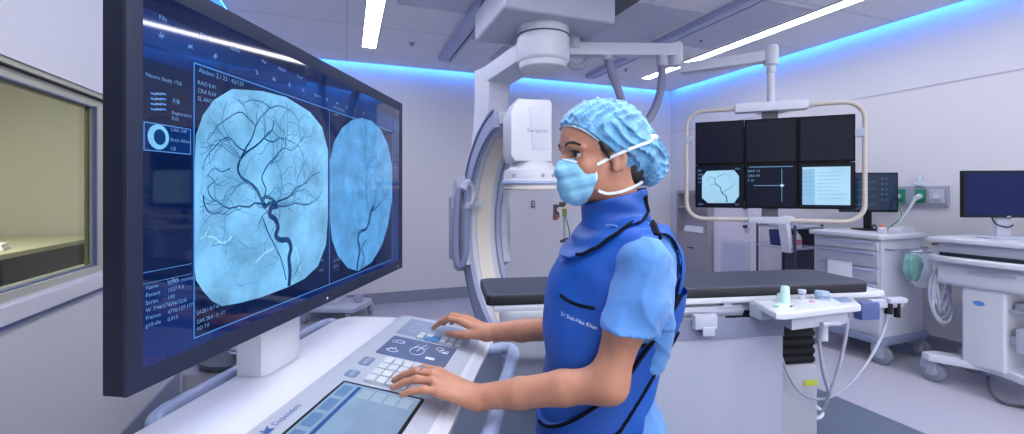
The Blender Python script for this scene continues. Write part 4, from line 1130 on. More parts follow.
# bag on the side rail
fbag = Fr((4.42, 2.37, .62), 0)
def bag(mb, c, sx, sy, sz, seed, rough=.18):
    bm = bmesh.new(); bmesh.ops.create_icosphere(bm, subdivisions=4, radius=1)
    r = random.Random(seed); ph = [r.uniform(0, 6) for _ in range(9)]
    for v in bm.verts:
        p = v.co; n_ = (math.sin(p.x * 5 + ph[0] + 2 * p.z) + math.sin(p.y * 7 + ph[1]) + math.sin(p.z * 6 + ph[2] + 3 * p.x) + .7 * math.sin(p.x * 13 + ph[3]) + .7 * math.sin(p.z * 15 + ph[4] + p.y * 9)) / 4.4
        k = 1 + rough * n_; v.co = Vector((c[0] + p.x * k * sx, c[1] + p.y * k * sy, c[2] + p.z * k * sz))
    return mb.bm(bm)
bg = thing('waste_bag', 'crumpled clear plastic waste bag hung on the side of the drawer cart', 'waste bag', fbag)
obj('bag', bag(MB(), (0.09, -.005, .18), .12, .065, .14, 3, .4), mat('bag_plastic', (226, 232, 240), .3, bump=.5, bscale=40), bg)
obj('green_liner', bag(MB(), (-.03, -.02, .21), .08, .05, .11, 5, .35), mat('liner_green', (130, 184, 172), .4, bump=.4, bscale=50), bg)
obj('hoop', MB().tube([(.06 + .13 * math.cos(a), .0 + .07 * math.sin(a), .335) for a in [2 * PI * k / 20 for k in range(20)]], .008, 6, closed=True).box(.05, .07, .06, .12, .32, .345), M_grey, bg)

# right-hand cart
rf = Fr((4.2, 1.82, 0), -PI / 2)
rc = thing('computer_cart', 'tall white computer cart with column and tray at the right edge', 'computer cart', rf)
obj('worktop', MB().prism(rrect(-.34, .36, -.02, .56, .04), 1.075, 1.11, .012), M_white, rc)
obj('upper_case', MB().prism(rrect(-.30, .34, .03, .52, .04), .96, 1.075, .01), M_lgrey, rc)
obj('keyboard_tray', MB().prism([(-.35, .10), (-.33, .0), (-.25, -.06), (0, -.085), (.25, -.06), (.36, .0), (.38, .10), (.36, .5), (-.33, .5)], .935, .975, .012, 3), M_white, rc)
obj('tray_gap', MB().prism([(-.27, .02), (-.2, -.01), (.2, -.01), (.3, .02), (.3, .1), (-.27, .1)], .975, 1.0, .004), M_navyblk, rc)
obj('drawer_case', MB().box(-.29, .34, .03, .50, .76, .935, .01), M_white2, rc)
d_ = obj('drawer', MB().box(-.275, .325, .015, .035, .775, .90, .006), M_white, rc)
obj('handle', MB().box(-.10, .15, .005, .018, .865, .885, .004), M_lgrey, d_)
obj('column', MB().prism(rrect(-.155, .085, .05, .35, .02), .20, .77, .004), M_white, rc)
obj('column_label', MB().prism([(-.055 + .032 * math.cos(a), .655 + .018 * math.sin(a)) for a in [2 * PI * k / 20 for k in range(20)]], .046, .05, axis='y'), mat('badge_blue', (90, 140, 210), .4), rc)
obj('side_bin', MB().prism(rrect(.12, .34, .06, .42, .03), .36, .52, .01).box(.09, .12, .1, .3, .40, .46), M_lgrey, rc)
obj('side_shelf', MB().box(.085, .34, .08, .40, .62, .64, .004).box(.10, .30, .12, .36, .64, .69, .006), M_grey, rc)
m = MB().prism([(-.36, -.02), (-.30, -.05), (-.05, .08), (.05, .08), (.32, -.05), (.38, -.02), (.36, .10), (.12, .26), (.36, .46), (.38, .56), (.30, .58), (.05, .40), (-.05, .40), (-.30, .58), (-.36, .56), (-.34, .46), (-.12, .26), (-.34, .10)], .165, .22, .012, 2)
obj('base', m, M_white2, rc)
for x, y in ((-.31, .03), (.32, .03), (-.31, .53), (.32, .53)): caster(rc, x, y, .078)
obj('base_cable', MB().tube(catmull([(-.05, .15, .12), (.0, .05, .06), (.08, .0, .02), (.16, .05, .014), (.2, .1, .02)], 6), .010, 8), M_dgrey, rc)
# coiled hoses on its far side
hsf = Fr((4.2, 1.82, 0), -PI / 2)
hs = thing('coiled_hose', 'bundle of pale looped hoses hanging on the left side of the computer cart', 'hose', hsf)
for k in range(6):
    r1 = .085 + .012 * k; cx2 = -.325 + .012 * math.sin(k * 2.1)
    P = [(cx2 + .02 * math.sin(a * 2 + k) , .13 + r1 * .75 * math.cos(a) + .008 * k, .66 + (r1 * 1.6) * math.sin(a) + .01 * math.sin(k)) for a in [2 * PI * j / 28 for j in range(28)]]
    obj('loop', MB().tube(P, .010, 8, closed=True), M_lgrey if k % 2 else M_white, hs)
obj('hanger', MB().box(-.355, -.27, .10, .16, .77, .80, .004), M_grey, hs)
hs['label'] = 'bundle of pale looped hoses hanging on the left side of the computer cart'
# wall box behind
one('wall_box', MB().box(-.16, .16, -.10, 0, 0, .13, .008), M_white2, Fr((XR, 2.15, .34), -PI / 2), 'small white box low on the right wall behind the looped hoses', 'box')
# its monitor, turned to the room
m3 = FrC(3.62, 3.28, -3, 1.11)
mm_ = thing('desk_monitor', 'black monitor with plain blue screen on the computer cart at the right edge', 'monitor', m3)
obj('housing', MB().box(-.31, .31, 0, .035, .155, .50, .006), M_black, mm_)
obj('stand', MB().box(-.05, .05, .03, .06, .01, .3, .004).prism(rrect(-.13, .13, -.06, .12, .03), 0, .014, .004), M_lgrey, mm_)
obj('screen', MB().poly([(-.293, -.001, .175), (.293, -.001, .175), (.293, -.001, .485), (-.293, -.001, .485)]), emis('blank_blue', (18, 32, 82), 1.0, rough=.3, spec=.15), mm_, smooth=0)
obj('cable', MB().tube(catmull([(-.08, .04, .16), (-.07, .02, .11), (.0, .01, .085), (.06, .03, .10)], 6), .005, 6), M_black, mm_)
obj('logo', MB().box(-.012, .012, -.004, .0, .160, .168), M_lgrey, mm_)

# open rack with supplies between door and drawer cart
rk = Fr((4.40, 3.62, 0), -PI / 2)
r_ = thing('supply_rack', 'dark open supply rack between the white door and the drawer cart', 'rack', rk)
for x in (-.24, .22):
    for y in (0, .4): obj('post', MB().cyl((x, y, .06), (x, y, 1.10), .014, seg=10), M_dgrey, r_)
for z in (.30, .84, 1.06): obj('shelf', MB().box(-.25, .23, -.01, .41, z, z + .02, .003), M_lgrey if z < 1 else M_grey, r_)
obj('back_panel', MB().box(-.24, .22, .405, .41, .30, 1.05), mat('rack_back', (74, 72, 92), .6), r_)
for x in (-.24, .22):
    for y in (0, .4): obj('caster', MB().cyl((x - .012, y, .03), (x + .012, y, .03), .03, seg=14), M_rubber, r_)
def rkp(x, y, z): return rk.M @ Vector((x, y, z))
f_ = Fr(rkp(-.02, .12, .86), -PI / 2)
one('blue_bin', MB().prism([(-.09, 0), (.09, 0), (.11, .17), (-.11, .17)], -.08, .08, .008, axis='y'), mat('bin_blue', (52, 70, 128), .5), f_, 'dark blue bin standing on the middle shelf of the supply rack', 'bin')
f_ = Fr(rkp(.16, .10, .86), -PI / 2)
b_ = thing('spray_bottle', 'white bottle with reddish label standing on the supply rack', 'bottle', f_)
obj('bottle', MB().lathe([(.0, 0), (.045, 0), (.048, .01), (.046, .10), (.03, .14), (.015, .15), (.015, .17), (.0, .17)]), M_white, b_)
obj('label', MB().lathe([(.0, .03), (.049, .03), (.049, .085), (.0, .085)]), mat('label_red', (186, 110, 130), .5), b_)
f_ = Fr(rkp(-.04, .20, 1.08), 0)
one('glove_pack', bag(MB(), (0, 0, .05), .11, .09, .052, 9, .16), mat('wrapping_white', (226, 220, 228), .6, bump=.3, bscale=30), f_, 'crumpled white wrapped supplies on the left of the rack top', 'wrapped supplies')
one('wrapped_pack', bag(MB(), (0, 0, .052), .07, .08, .05, 12, .2), mat('wrapping_pink', (206, 160, 172), .6), Fr(rkp(-.17, .03, 1.08), .4), 'small pinkish wrapped pack at the left front of the rack top', 'wrapped supplies')
one('hanging_cloth', MB().xf(Matrix.Rotation(-.2, 4, 'Y')).box(-.03, .03, -.055, .055, -.3, .02, .02, 3).xf(), mat('cloth_white', (228, 230, 238), .8, bump=.3, bscale=20), Fr(rkp(.13, -.045, 1.10), 0), 'white cloth hanging over the front of the supply rack', 'cloth')

# infusion stand by the far wall
ip = FrC(.62, 5.35, 0)
s = thing('infusion_stand', 'slim chrome stand with coloured connectors near the far wall, left of the face mask', 'stand', ip)
obj('pole', MB().cyl((0, 0, .06), (0, 0, 1.32), .012, seg=12), M_chrome, s)
m = MB()
for k in range(5):
    a = 2 * PI * k / 5 + .3; m.bar((0, 0, .07), (.26 * math.cos(a), .26 * math.sin(a), .06), .035, .025)
    m.cyl((.26 * math.cos(a), .26 * math.sin(a), .0), (.26 * math.cos(a), .26 * math.sin(a), .055), .025, seg=12)
obj('foot', m, M_dgrey, s)
obj('clamp_block', MB().box(-.13, -.06, -.04, .03, 1.14, 1.30, .01).box(-.06, .02, -.04, .03, 1.27, 1.33, .01), M_dgrey, s)
obj('connector', MB().cyl((-.11, -.06, 1.12), (-.11, -.06, 1.18), .03), mat('connector_red', (150, 70, 80), .5), s)
obj('connector', MB().cyl((-.06, -.06, 1.24), (-.06, -.03, 1.24), .03).cyl((.02, -.06, 1.26), (.02, -.03, 1.26), .028), mat('connector_cream', (222, 206, 190), .5), s)
obj('connector', MB().cyl((.0, -.05, 1.16), (.0, -.05, 1.25), .028), mat('connector_olive', (120, 140, 70), .5), s)
obj('line', MB().tube(catmull([(.0, -.05, 1.18), (.04, -.06, 1.05), (.06, -.05, .9), (.05, -.04, .6), (.03, -.02, .3), (.0, 0, .12)], 6), .007, 6), mat('line_green', (80, 130, 110), .5), s)
obj('tee_handle', MB().bar((-.05, -.02, .86), (.06, -.02, .90), .03, .03), M_dgrey, s)

# trolley with casters by the far wall, behind the big monitor
tf = FrC(-2.0, 5.15, -4)
s = thing('wheeled_stand', 'low wheeled equipment stand by the far wall below the large monitor', 'trolley', tf)
obj('platform', MB().prism([(-.33, -.25), (.30, -.25), (.34, .1), (.30, .28), (-.30, .28), (-.34, .1)], .13, .18, .015), M_lgrey, s)
obj('column', MB().box(-.24, .02, -.10, .22, .18, 1.0, .03), M_white2, s)
obj('pedal', MB().box(.18, .26, .02, .12, .18, .26, .02), M_grey, s)
for x, y in ((-.27, -.2), (.22, -.2), (.30, .22), (-.28, .24)): caster(s, x, y, .058, rot=.3)

# low stool-like unit seen below the big monitor's near end
uf = FrC(-1.62, 2.62, 10)
s = thing('equipment_trolley', 'low equipment trolley with dark round tray, seen between the large monitor and the console rail', 'trolley', uf)
obj('body', MB().prism(rrect(-.22, .25, -.14, .20, .05), .06, .46, .02), mat('body_taupe', (150, 148, 156), .5), s)
obj('tray', MB().lathe([(.0, .46), (.17, .46), (.20, .49), (.20, .505), (.18, .50), (.0, .49)], (.02, .02, 0), seg=32), mat('tray_dark', (66, 72, 84), .4), s)
obj('dish', MB().lathe([(.0, .505), (.06, .505), (.09, .53), (.082, .53), (.0, .512)], (.06, .02, 0), seg=24), M_lgrey, s)
obj('post', MB().tube([(-.24, -.05, .08), (-.24, -.05, .62), (-.22, -.03, .64)], .014, 10), M_white, s)
obj('hose', MB().tube(catmull([(-.16, -.03, .52), (-.12, -.05, .60), (-.04, -.06, .60), (.02, -.05, .56), (.10, -.02, .55)], 6), .02, 10), M_bluetube, s)
for x, y in ((-.18, -.1), (.2, -.1), (.2, .16), (-.18, .16)): obj('caster', MB().cyl((x - .012, y, .032), (x + .012, y, .032), .032, seg=14).cyl((x, y, .03), (x, y, .08), .01), M_dgrey, s)
# ================================================================== PERSON
class Field:
    """distance field on a grid, turned into one smooth skin"""
    def __init__(s, lo, hi, h):
        s.lo = np.array(lo, np.float32); s.h = h
        s.n = [int(math.ceil((hi[i] - lo[i]) / h)) + 1 for i in range(3)]
        s.ax = [np.float32(s.lo[i]) + np.arange(s.n[i], dtype=np.float32) * np.float32(h) for i in range(3)]
        s.D = np.full(s.n, .25, np.float32)
    def win(s, lo, hi):
        sl = []
        for i in range(3):
            a = max(0, int((lo[i] - s.lo[i]) / s.h)); b = min(s.n[i], int((hi[i] - s.lo[i]) / s.h) + 2)
            if b <= a: return None
            sl.append(slice(a, b))
        X, Y, Z = np.meshgrid(*[s.ax[i][sl[i]] for i in range(3)], indexing='ij', sparse=True)
        return tuple(sl), X, Y, Z
    def comb(s, sl, d, k, op):
        a = s.D[sl]
        if op == 'u':
            if k > 0:
                h = np.clip(.5 + .5 * (a - d) / k, 0, 1); r = a * (1 - h) + d * h - k * h * (1 - h)
            else: r = np.minimum(a, d)
        elif op == 's':
            if k > 0:
                h = np.clip(.5 - .5 * (a + d) / k, 0, 1); r = a * (1 - h) - d * h + k * h * (1 - h)
            else: r = np.maximum(a, -d)
        else: r = np.maximum(a, d)
        s.D[sl] = r
    def cone(s, a, b, ra, rb, k=.01, op='u'):
        a, b = np.array(a, float), np.array(b, float); r = max(ra, rb) + k + 3 * s.h
        w = s.win(np.minimum(a, b) - r, np.maximum(a, b) + r)
        if not w: return s
        sl, X, Y, Z = w; d = b - a; L2 = max(1e-9, float(d @ d))
        t = np.clip(((X - a[0]) * d[0] + (Y - a[1]) * d[1] + (Z - a[2]) * d[2]) / L2, 0, 1)
        ds = np.sqrt((X - a[0] - t * d[0]) ** 2 + (Y - a[1] - t * d[1]) ** 2 + (Z - a[2] - t * d[2]) ** 2) - (ra + (rb - ra) * t)
        s.comb(sl, ds.astype(np.float32), k, op); return s
    def chain(s, pts, rs, k=.006, op='u'):
        for i in range(len(pts) - 1): s.cone(pts[i], pts[i + 1], rs[i], rs[i + 1], k, op)
        return s
    def ell(s, c, r, k=.01, op='u', R=None):
        c = np.array(c, float); m = max(r) + k + 3 * s.h
        w = s.win(c - m, c + m)
        if not w: return s
        sl, X, Y, Z = w; x, y, z = X - c[0], Y - c[1], Z - c[2]
        if R is not None:     # rows of R are the ellipsoid axes
            x, y, z = [x * R[i][0] + y * R[i][1] + z * R[i][2] for i in range(3)]
        k0 = np.sqrt((x / r[0]) ** 2 + (y / r[1]) ** 2 + (z / r[2]) ** 2)
        k1 = np.sqrt((x / r[0] ** 2) ** 2 + (y / r[1] ** 2) ** 2 + (z / r[2] ** 2) ** 2)
        ds = k0 * (k0 - 1) / np.maximum(k1, 1e-6)
        s.comb(sl, ds.astype(np.float32), k, op); return s
    def loft(s, T, inf=0.0, k=0.0, op='u', p=2.3, twist=0.0):
        """T rows: z, x centre, y centre, half length (x), half width (y)"""
        T = sorted(T); zs = np.array([t[0] for t in T]); lo = (min(t[1] - t[3] for t in T) - .05 - inf, min(t[2] - t[4] for t in T) - .05 - inf, zs[0] - .03)
        hi = (max(t[1] + t[3] for t in T) + .05 + inf, max(t[2] + t[4] for t in T) + .05 + inf, zs[-1] + .03)
        w = s.win(lo, hi)
        if not w: return s
        sl, X, Y, Z = w
        zf = np.linspace(zs[0], zs[-1], 200)
        cols = []
        for q in range(1, 5):
            v = np.interp(zf, zs, [t[q] for t in T]); v2 = np.convolve(np.pad(v, 8, mode='edge'), np.ones(17) / 17, 'valid'); cols.append(np.interp(Z, zf, v2))
        cx, cy, a, b = cols; a = a + inf; b = b + inf
        x = X - cx; y = Y - cy
        if twist: x, y = x * math.cos(twist) + y * math.sin(twist), -x * math.sin(twist) + y * math.cos(twist)
        q = (np.abs(x / a) ** p + np.abs(y / b) ** p) ** (1 / p)
        ds = (q - 1) * np.minimum(a, b)
        ds = np.maximum(ds, np.maximum(zs[0] - Z, Z - zs[-1]))
        s.comb(sl, ds.astype(np.float32), k, op); return s
    def half(s, n, d, op='i', lo=None, hi=None):
        """keep the side where n.p < d"""
        X, Y, Z = np.meshgrid(*s.ax, indexing='ij', sparse=True)
        ds = (n[0] * X + n[1] * Y + n[2] * Z - d) / math.sqrt(sum(q * q for q in n))
        s.D = np.maximum(s.D, ds.astype(np.float32)) if op == 'i' else s.D; return s
    def warp(s, f):
        X, Y, Z = np.meshgrid(*s.ax, indexing='ij', sparse=True)
        s.D = s.D + f(X, Y, Z).astype(np.float32); return s
    def mesh(s):
        D = s.D; S = (D < 0); nx, ny, nz = s.n
        c = np.zeros((nx - 1, ny - 1, nz - 1), np.uint8)
        for i in (0, 1):
            for j in (0, 1):
                for k in (0, 1): c += S[i:nx - 1 + i, j:ny - 1 + j, k:nz - 1 + k]
        act = (c > 0) & (c < 8); idx = np.argwhere(act)
        vid = np.full(act.shape, -1, np.int32); vid[act] = np.arange(len(idx))
        acc = np.zeros((len(idx), 3)); cnt = np.zeros(len(idx))
        cor = [(i, j, k) for i in (0, 1) for j in (0, 1) for k in (0, 1)]
        for a in cor:
            for ax_ in range(3):
                if a[ax_]: continue
                b = list(a); b[ax_] = 1
                va = D[idx[:, 0] + a[0], idx[:, 1] + a[1], idx[:, 2] + a[2]]; vb = D[idx[:, 0] + b[0], idx[:, 1] + b[1], idx[:, 2] + b[2]]
                m = (va < 0) != (vb < 0); t = np.where(m, va / np.where(m, va - vb, 1), 0)
                for q in range(3): acc[:, q] += np.where(m, a[q] + (t if q == ax_ else 0), 0)
                cnt += m
        P = (idx + acc / cnt[:, None]) * s.h + s.lo
        F = []
        for ax_ in range(3):
            sh = [slice(None)] * 3; sh2 = [slice(None)] * 3; sh[ax_] = slice(0, -1); sh2[ax_] = slice(1, None)
            A_ = S[tuple(sh)]; B_ = S[tuple(sh2)]; ed = np.argwhere(A_ != B_)
            u, v = [(1, 2), (2, 0), (0, 1)][ax_]
            ok = (ed[:, u] > 0) & (ed[:, v] > 0) & (ed[:, u] < s.n[u] - 1) & (ed[:, v] < s.n[v] - 1); ed = ed[ok]
            def g(du, dv):
                e = ed.copy(); e[:, u] -= du; e[:, v] -= dv; return vid[e[:, 0], e[:, 1], e[:, 2]]
            q = np.stack([g(1, 1), g(0, 1), g(0, 0), g(1, 0)], 1)
            fl = ~A_[ed[:, 0], ed[:, 1], ed[:, 2]]
            q[fl] = q[fl][:, ::-1]; F.append(q)
        return P, np.concatenate(F)

FEET = Vector((.26, 1.17, 0))
pfr = Fr(c2w(FEET.x, FEET.y, 0), -TH)
per = thing('person', 'person in blue cap, face mask and royal blue apron working at the console', 'person', pfr)
BV = {}
def skin_obj(name, fld, m, parent=None, label=None, relax=1):
    P, F = fld.mesh()
    if relax:
        E = np.concatenate([F[:, [0, 1]], F[:, [1, 2]], F[:, [2, 3]], F[:, [3, 0]]])
        for _ in range(relax):
            s_ = np.zeros_like(P); n_ = np.zeros(len(P))
            for q in range(3): s_[:, q] = np.bincount(E[:, 0], P[E[:, 1], q], len(P)) + np.bincount(E[:, 1], P[E[:, 0], q], len(P))
            n_ = np.bincount(E[:, 0], minlength=len(P)) + np.bincount(E[:, 1], minlength=len(P))
            P = P * .5 + .5 * s_ / np.maximum(n_, 1)[:, None]
    Q = P - np.array(FEET)
    me = bpy.data.meshes.new(name)
    me.vertices.add(len(Q)); me.vertices.foreach_set('co', Q.astype(np.float32).ravel())
    me.loops.add(F.size); me.loops.foreach_set('vertex_index', F.astype(np.int32).ravel())
    me.polygons.add(len(F)); me.polygons.foreach_set('loop_start', np.arange(0, F.size, 4, dtype=np.int32))
    me.polygons.foreach_set('use_smooth', [True] * len(F))
    me.materials.append(m); me.update(calc_edges=True); me.validate()
    o = bpy.data.objects.new(name, me); COL.objects.link(o); o.parent = parent or per
    if label: o['label'] = label
    BV[name] = BVHTree.FromPolygons([Vector(p) for p in P], [tuple(f) for f in F])
    return o
def hit(name, px, py, lift=0.0):
    d = Vector(((px - HX) / FPX, 1.0, -(py - HY) / FPX)).normalized(); o = Vector((0, 0, CAMZ))
    r = BV[name].ray_cast(o, d)
    if r[0] is None: return None
    return r[0] + (r[1] if r[1].dot(d) < 0 else -r[1]) * lift
def surf_tube(names, pix, r, lift=0.0, n=6, flat=None):
    names = [names] if isinstance(names, str) else names
    P = []
    C2 = catmull([(a, b, 0) for a, b in pix], n)
    for q in C2:
        best = None
        for nm in names:
            h_ = hit(nm, q.x, q.y, lift)
            if h_ is not None and (best is None or h_.y < best.y): best = h_
        if best is not None: P.append(best - FEET)
    # smooth a little
    for _ in range(2): P = [P[0]] + [(P[i - 1] + P[i] * 2 + P[i + 1]) / 4 for i in range(1, len(P) - 1)] + [P[-1]] if len(P) > 2 else P
    return MB().tube(P, r, 8)

M_skin = mat('skin', (178, 124, 98), .48, var=.08, vscale=40, bump=.12, bscale=260, sub=.12, bdist=.001)
M_scrub = mat('scrub_cloth', (76, 130, 194), .8, var=.05, vscale=30, bump=.7, bscale=13, sheen=.2, bdist=.012)
M_apron = mat('apron_royal_blue', (8, 78, 168), .55, var=.06, vscale=5, bump=.45, bscale=9, bdist=.012)
M_trim = mat('apron_binding_black', (10, 13, 26), .85, spec=.15)
M_hair = mat('hair_dark', (30, 22, 22), .45, bump=.6, bscale=60, stretch=(1, 1, .1))

# -------------------------------------------------- skin
th = math.radians(17)
FW = np.array([-math.cos(th), -math.sin(th), 0]); LF = np.array([math.sin(th), -math.cos(th), 0]); UP = np.array([0, 0, 1.0])
# slight downward nod
H0 = np.array([.225, 1.13, 1.548])
RH = [FW, LF, UP]
def Hd(f, l, u): return H0 + FW * f + LF * l + UP * u
B = Field((-.36, .86, .74), (.50, 1.72, 1.72), .0034)
B.ell(Hd(.005, 0, .045), (.100, .074, .092), 0, R=RH)
B.ell(Hd(-.02, 0, .03), (.085, .074, .085), .02, R=RH)
B.ell(Hd(.045, 0, .035), (.055, .058, .052), .02, R=RH)
B.ell(Hd(.040, 0, -.035), (.052, .056, .065), .02, R=RH)
for sg in (-1, 1):
    B.ell(Hd(.058, sg * .036, -.034), (.028, .024, .026), .015, R=RH)
    B.cone(Hd(.03, sg * .05, -.03), Hd(.035, sg * .045, -.075), .018, .016, .02)
B.ell(Hd(.038, 0, -.078), (.048, .044, .030), .02, R=RH)
B.ell(Hd(.078, 0, -.100), (.020, .022, .018), .015, R=RH)
for sg in (-1, 1):
    B.ell(Hd(.101, sg * .032, -.002), (.020, .019, .013), .012, 's', R=RH)
    B.chain([Hd(.096, sg * .010, .016), Hd(.093, sg * .030, .022), Hd(.078, sg * .052, .014)], [.007, .0085, .006], .010)
    B.chain([Hd(.083, sg * .018, .007), Hd(.086, sg * .031, .0115), Hd(.074, sg * .047, .002)], [.004, .0055, .004], .004)
    B.chain([Hd(.083, sg * .018, -.006), Hd(.083, sg * .031, -.0105), Hd(.074, sg * .046, -.004)], [.004, .0050, .004], .004)
B.chain([Hd(.094, 0, .008), Hd(.103, 0, -.014), Hd(.114, 0, -.036)], [.0085, .008, .011], .010)
for sg in (-1, 1): B.ell(Hd(.108, sg * .012, -.040), (.013, .009, .008), .006, R=RH)
B.chain([Hd(.098, -.02, -.066), Hd(.106, 0, -.063), Hd(.098, .02, -.066)], [.004, .0065, .004], .005)
B.chain([Hd(.096, -.018, -.075), Hd(.103, 0, -.076), Hd(.096, .018, -.075)], [.004, .0070, .004], .005)
for sg in (-1, 1):
    B.ell(Hd(-.006, sg * .076, -.012), (.019, .007, .031), .006, R=[FW * .96 - LF * sg * .28, LF * .96 + FW * sg * .28, UP])
    B.ell(Hd(-.001, sg * .083, -.012), (.010, .005, .018), .003, 's', R=RH)
    B.ell(Hd(.002, sg * .074, -.036), (.009, .005, .009), .004, R=RH)
B.cone(Hd(-.025, 0, -.06), (.285, 1.15, 1.34), .056, .062, .03)
# trunk
TORSO = [(.74, .24, 1.165, .160, .165), (.86, .238, 1.165, .160, .168), (.96, .222, 1.165, .138, .150), (1.06, .232, 1.163, .142, .146), (1.14, .250, 1.160, .160, .150),
         (1.22, .258, 1.160, .162, .158), (1.29, .274, 1.158, .152, .165), (1.335, .285, 1.155, .118, .165), (1.375, .288, 1.155, .085, .125), (1.40, .285, 1.153, .06, .07)]
B.loft([(z, x, y, a - .028, b - .022) for z, x, y, a, b in TORSO], 0, .02, p=2.1)
SH_N, EL_N, WR_N = (.290, .992, 1.310), (.208, .972, 1.042), (-.086, 1.078, .966)
SH_F, EL_F, WR_F = (.298, 1.325, 1.335), (.245, 1.370, 1.045), (-.085, 1.495, .990)
for SHd, EL, WR in ((SH_N, EL_N, WR_N), (SH_F, EL_F, WR_F)):
    SHd, EL, WR = map(np.array, (SHd, EL, WR))
    B.cone(SHd - np.array((0,0,.02)), (SHd * .5 + np.array((.285, 1.155, 1.31)) * .5), .046, .045, .03)
    B.chain([SHd - np.array((0,0,.02)), SHd * .45 + EL * .55, EL + np.array((0, 0, .004))], [.044, .042, .0360], .018)
    up = np.array((0, 0, .008))
    B.cone(EL, EL * .68 + WR * .32 + up * .3, .0365, .0375, .038)
    B.chain([EL * .68 + WR * .32 + up * .3, EL * .35 + WR * .65, WR], [.0375, .0340, .0275], .012)
    B.ell(WR, (.030, .030, .022), .015)
# hands
def finger(M0, T0, arch, r0=.0095, r1=.0072, bend=(.42, .74)):
    M0, T0 = np.array(M0), np.array(T0); d = T0 - M0
    p1 = M0 + d * bend[0] + np.array((0, 0, arch)); p2 = M0 + d * bend[1] + np.array((0, 0, arch * .75))
    B.chain([M0, p1, p2, T0], [r0 * 1.08, r0, (r0 + r1) / 2, r1], .004)
    B.ell(p1, (r0 * 1.08,) * 3, .004)
    return [M0, p1, p2, T0]
def hand(W, mcps, tips, thumb, arch):
    W = np.array(W); out = []
    cen = sum(np.array(m) for m in mcps) / 4
    for i, m in enumerate(mcps):
        m = np.array(m); base = W + (m - cen) * .35
        B.cone(base, m, .0195, .0125, .012)
    for i in range(3): B.cone(mcps[i], mcps[i + 1], .0105, .0105, .008)
    B.cone(W, cen * .75 + W * .25 + np.array((0, 0, -.006)), .022, .020, .014)
    for i, (m, t) in enumerate(zip(mcps, tips)): out.append(finger(m, t, arch[i], [.0104, .0106, .0100, .0090][i], [.0080, .0082, .0078, .0070][i]))
    t = [np.array(q) for q in thumb]
    B.chain(t, [.0165, .0125, .0108, .0085], .008)
    out.append(t); return out
HN = hand(WR_N, [(-.188, 1.150, .998), (-.195, 1.122, 1.003), (-.189, 1.093, .997), (-.172, 1.064, .984)],
          [(-.283, 1.190, .974), (-.301, 1.150, .976), (-.292, 1.108, .976), (-.262, 1.068, .976)],
          [(-.120, 1.135, .966), (-.165, 1.175, .966), (-.200, 1.200, .968), (-.228, 1.212, .970)], [.012, .013, .012, .010])
HF = hand(WR_F, [(-.168, 1.520, 1.018), (-.170, 1.548, 1.020), (-.160, 1.575, 1.014), (-.146, 1.600, 1.002)],
          [(-.276, 1.575, .981), (-.268, 1.615, .978), (-.250, 1.640, .976), (-.222, 1.652, .974)],
          [(-.112, 1.480, .988), (-.150, 1.488, .985), (-.186, 1.505, .980), (-.222, 1.532, .975)], [.020, .020, .018, .014])
skin_obj('body', B, M_skin, relax=1)
del B
# nails
M_nail = mat('nails', (206, 160, 146), .3)
def nail(ch, name='fingernail'):
    a, b = Vector(ch[-2]), Vector(ch[-1]); d = (b - a).normalized(); c = b - d * .002 + Vector((0, 0, .0052))
    sd = d.cross(Vector((0, 0, 1))).normalized(); n_ = sd.cross(d)
    bm = bmesh.new(); bmesh.ops.create_uvsphere(bm, u_segments=10, v_segments=6, radius=1)
    for v in bm.verts: v.co = c + d * v.co.x * .0055 + sd * v.co.y * .0045 + n_ * v.co.z * .0022 - FEET
    return MB().bm(bm)
for ch in HN + HF: obj('fingernail', nail(ch), M_nail, per)
# eyes, brows, lashes, hair
def Lc(*a): return Vector(Hd(*a)) - FEET
for sg in (-1, 1):
    c = Lc(.0765, sg * .032, .001)
    e = obj('eye', MB().sphere(c, .0135, 20), mat('eye_white', (206, 200, 198), .2), per)
    g = (Vector(FW) * .97 + Vector((0, 0, -.05)) + Vector(LF) * 0.10).normalized()
    R = g.to_track_quat('Z', 'Y').to_matrix().to_4x4()
    m = MB().xf(Matrix.Translation(c) @ R); m.lathe([(.0, .0142), (.0040, .0140), (.0078, .0122), (.0078, .0100), (.0, .0100)][::-1], seg=18)
    obj('iris', m.xf(), mat('iris_brown', (34, 20, 16), .1), e)
    m = MB().tube(catmull([Lc(.1035, sg * .012, .019), Lc(.1025, sg * .024, .0255), Lc(.0965, sg * .040, .0265), Lc(.083, sg * .054, .020)], 5), [.0028] * 3 + [.0044] * 9 + [.003] * 4, 8)
    obj('eyebrow', m, M_hair, per)
    m = MB().tube(catmull([Lc(.088, sg * .020, .006), Lc(.0925, sg * .031, .0085), Lc(.083, sg * .046, .003)], 5), .0026, 6)
    obj('eyelash', m, M_hair, per)
hr = Field((.05, .95, 1.40), (.42, 1.32, 1.72), .0034)
hr.ell(Hd(-.012, 0, .042), (.099, .0775, .092), 0, R=RH)
hr.ell(Hd(-.075, 0, -.035), (.05, .055, .05), .03, R=RH)
for sg in (-1, 1): hr.chain([Hd(.045, sg * .066, .045), Hd(.028, sg * .073, .012), Hd(.020, sg * .075, -.012)], [.010, .0075, .003], .01)
# keep hair off the face: cut a plane through temple and crown
nrm = FW * .93 - UP * .36
hr.half(tuple(nrm), float(nrm @ Hd(.060, 0, .02)))
hr.half((0, 0, -1), -1.452)
skin_obj('hair', hr, M_hair)

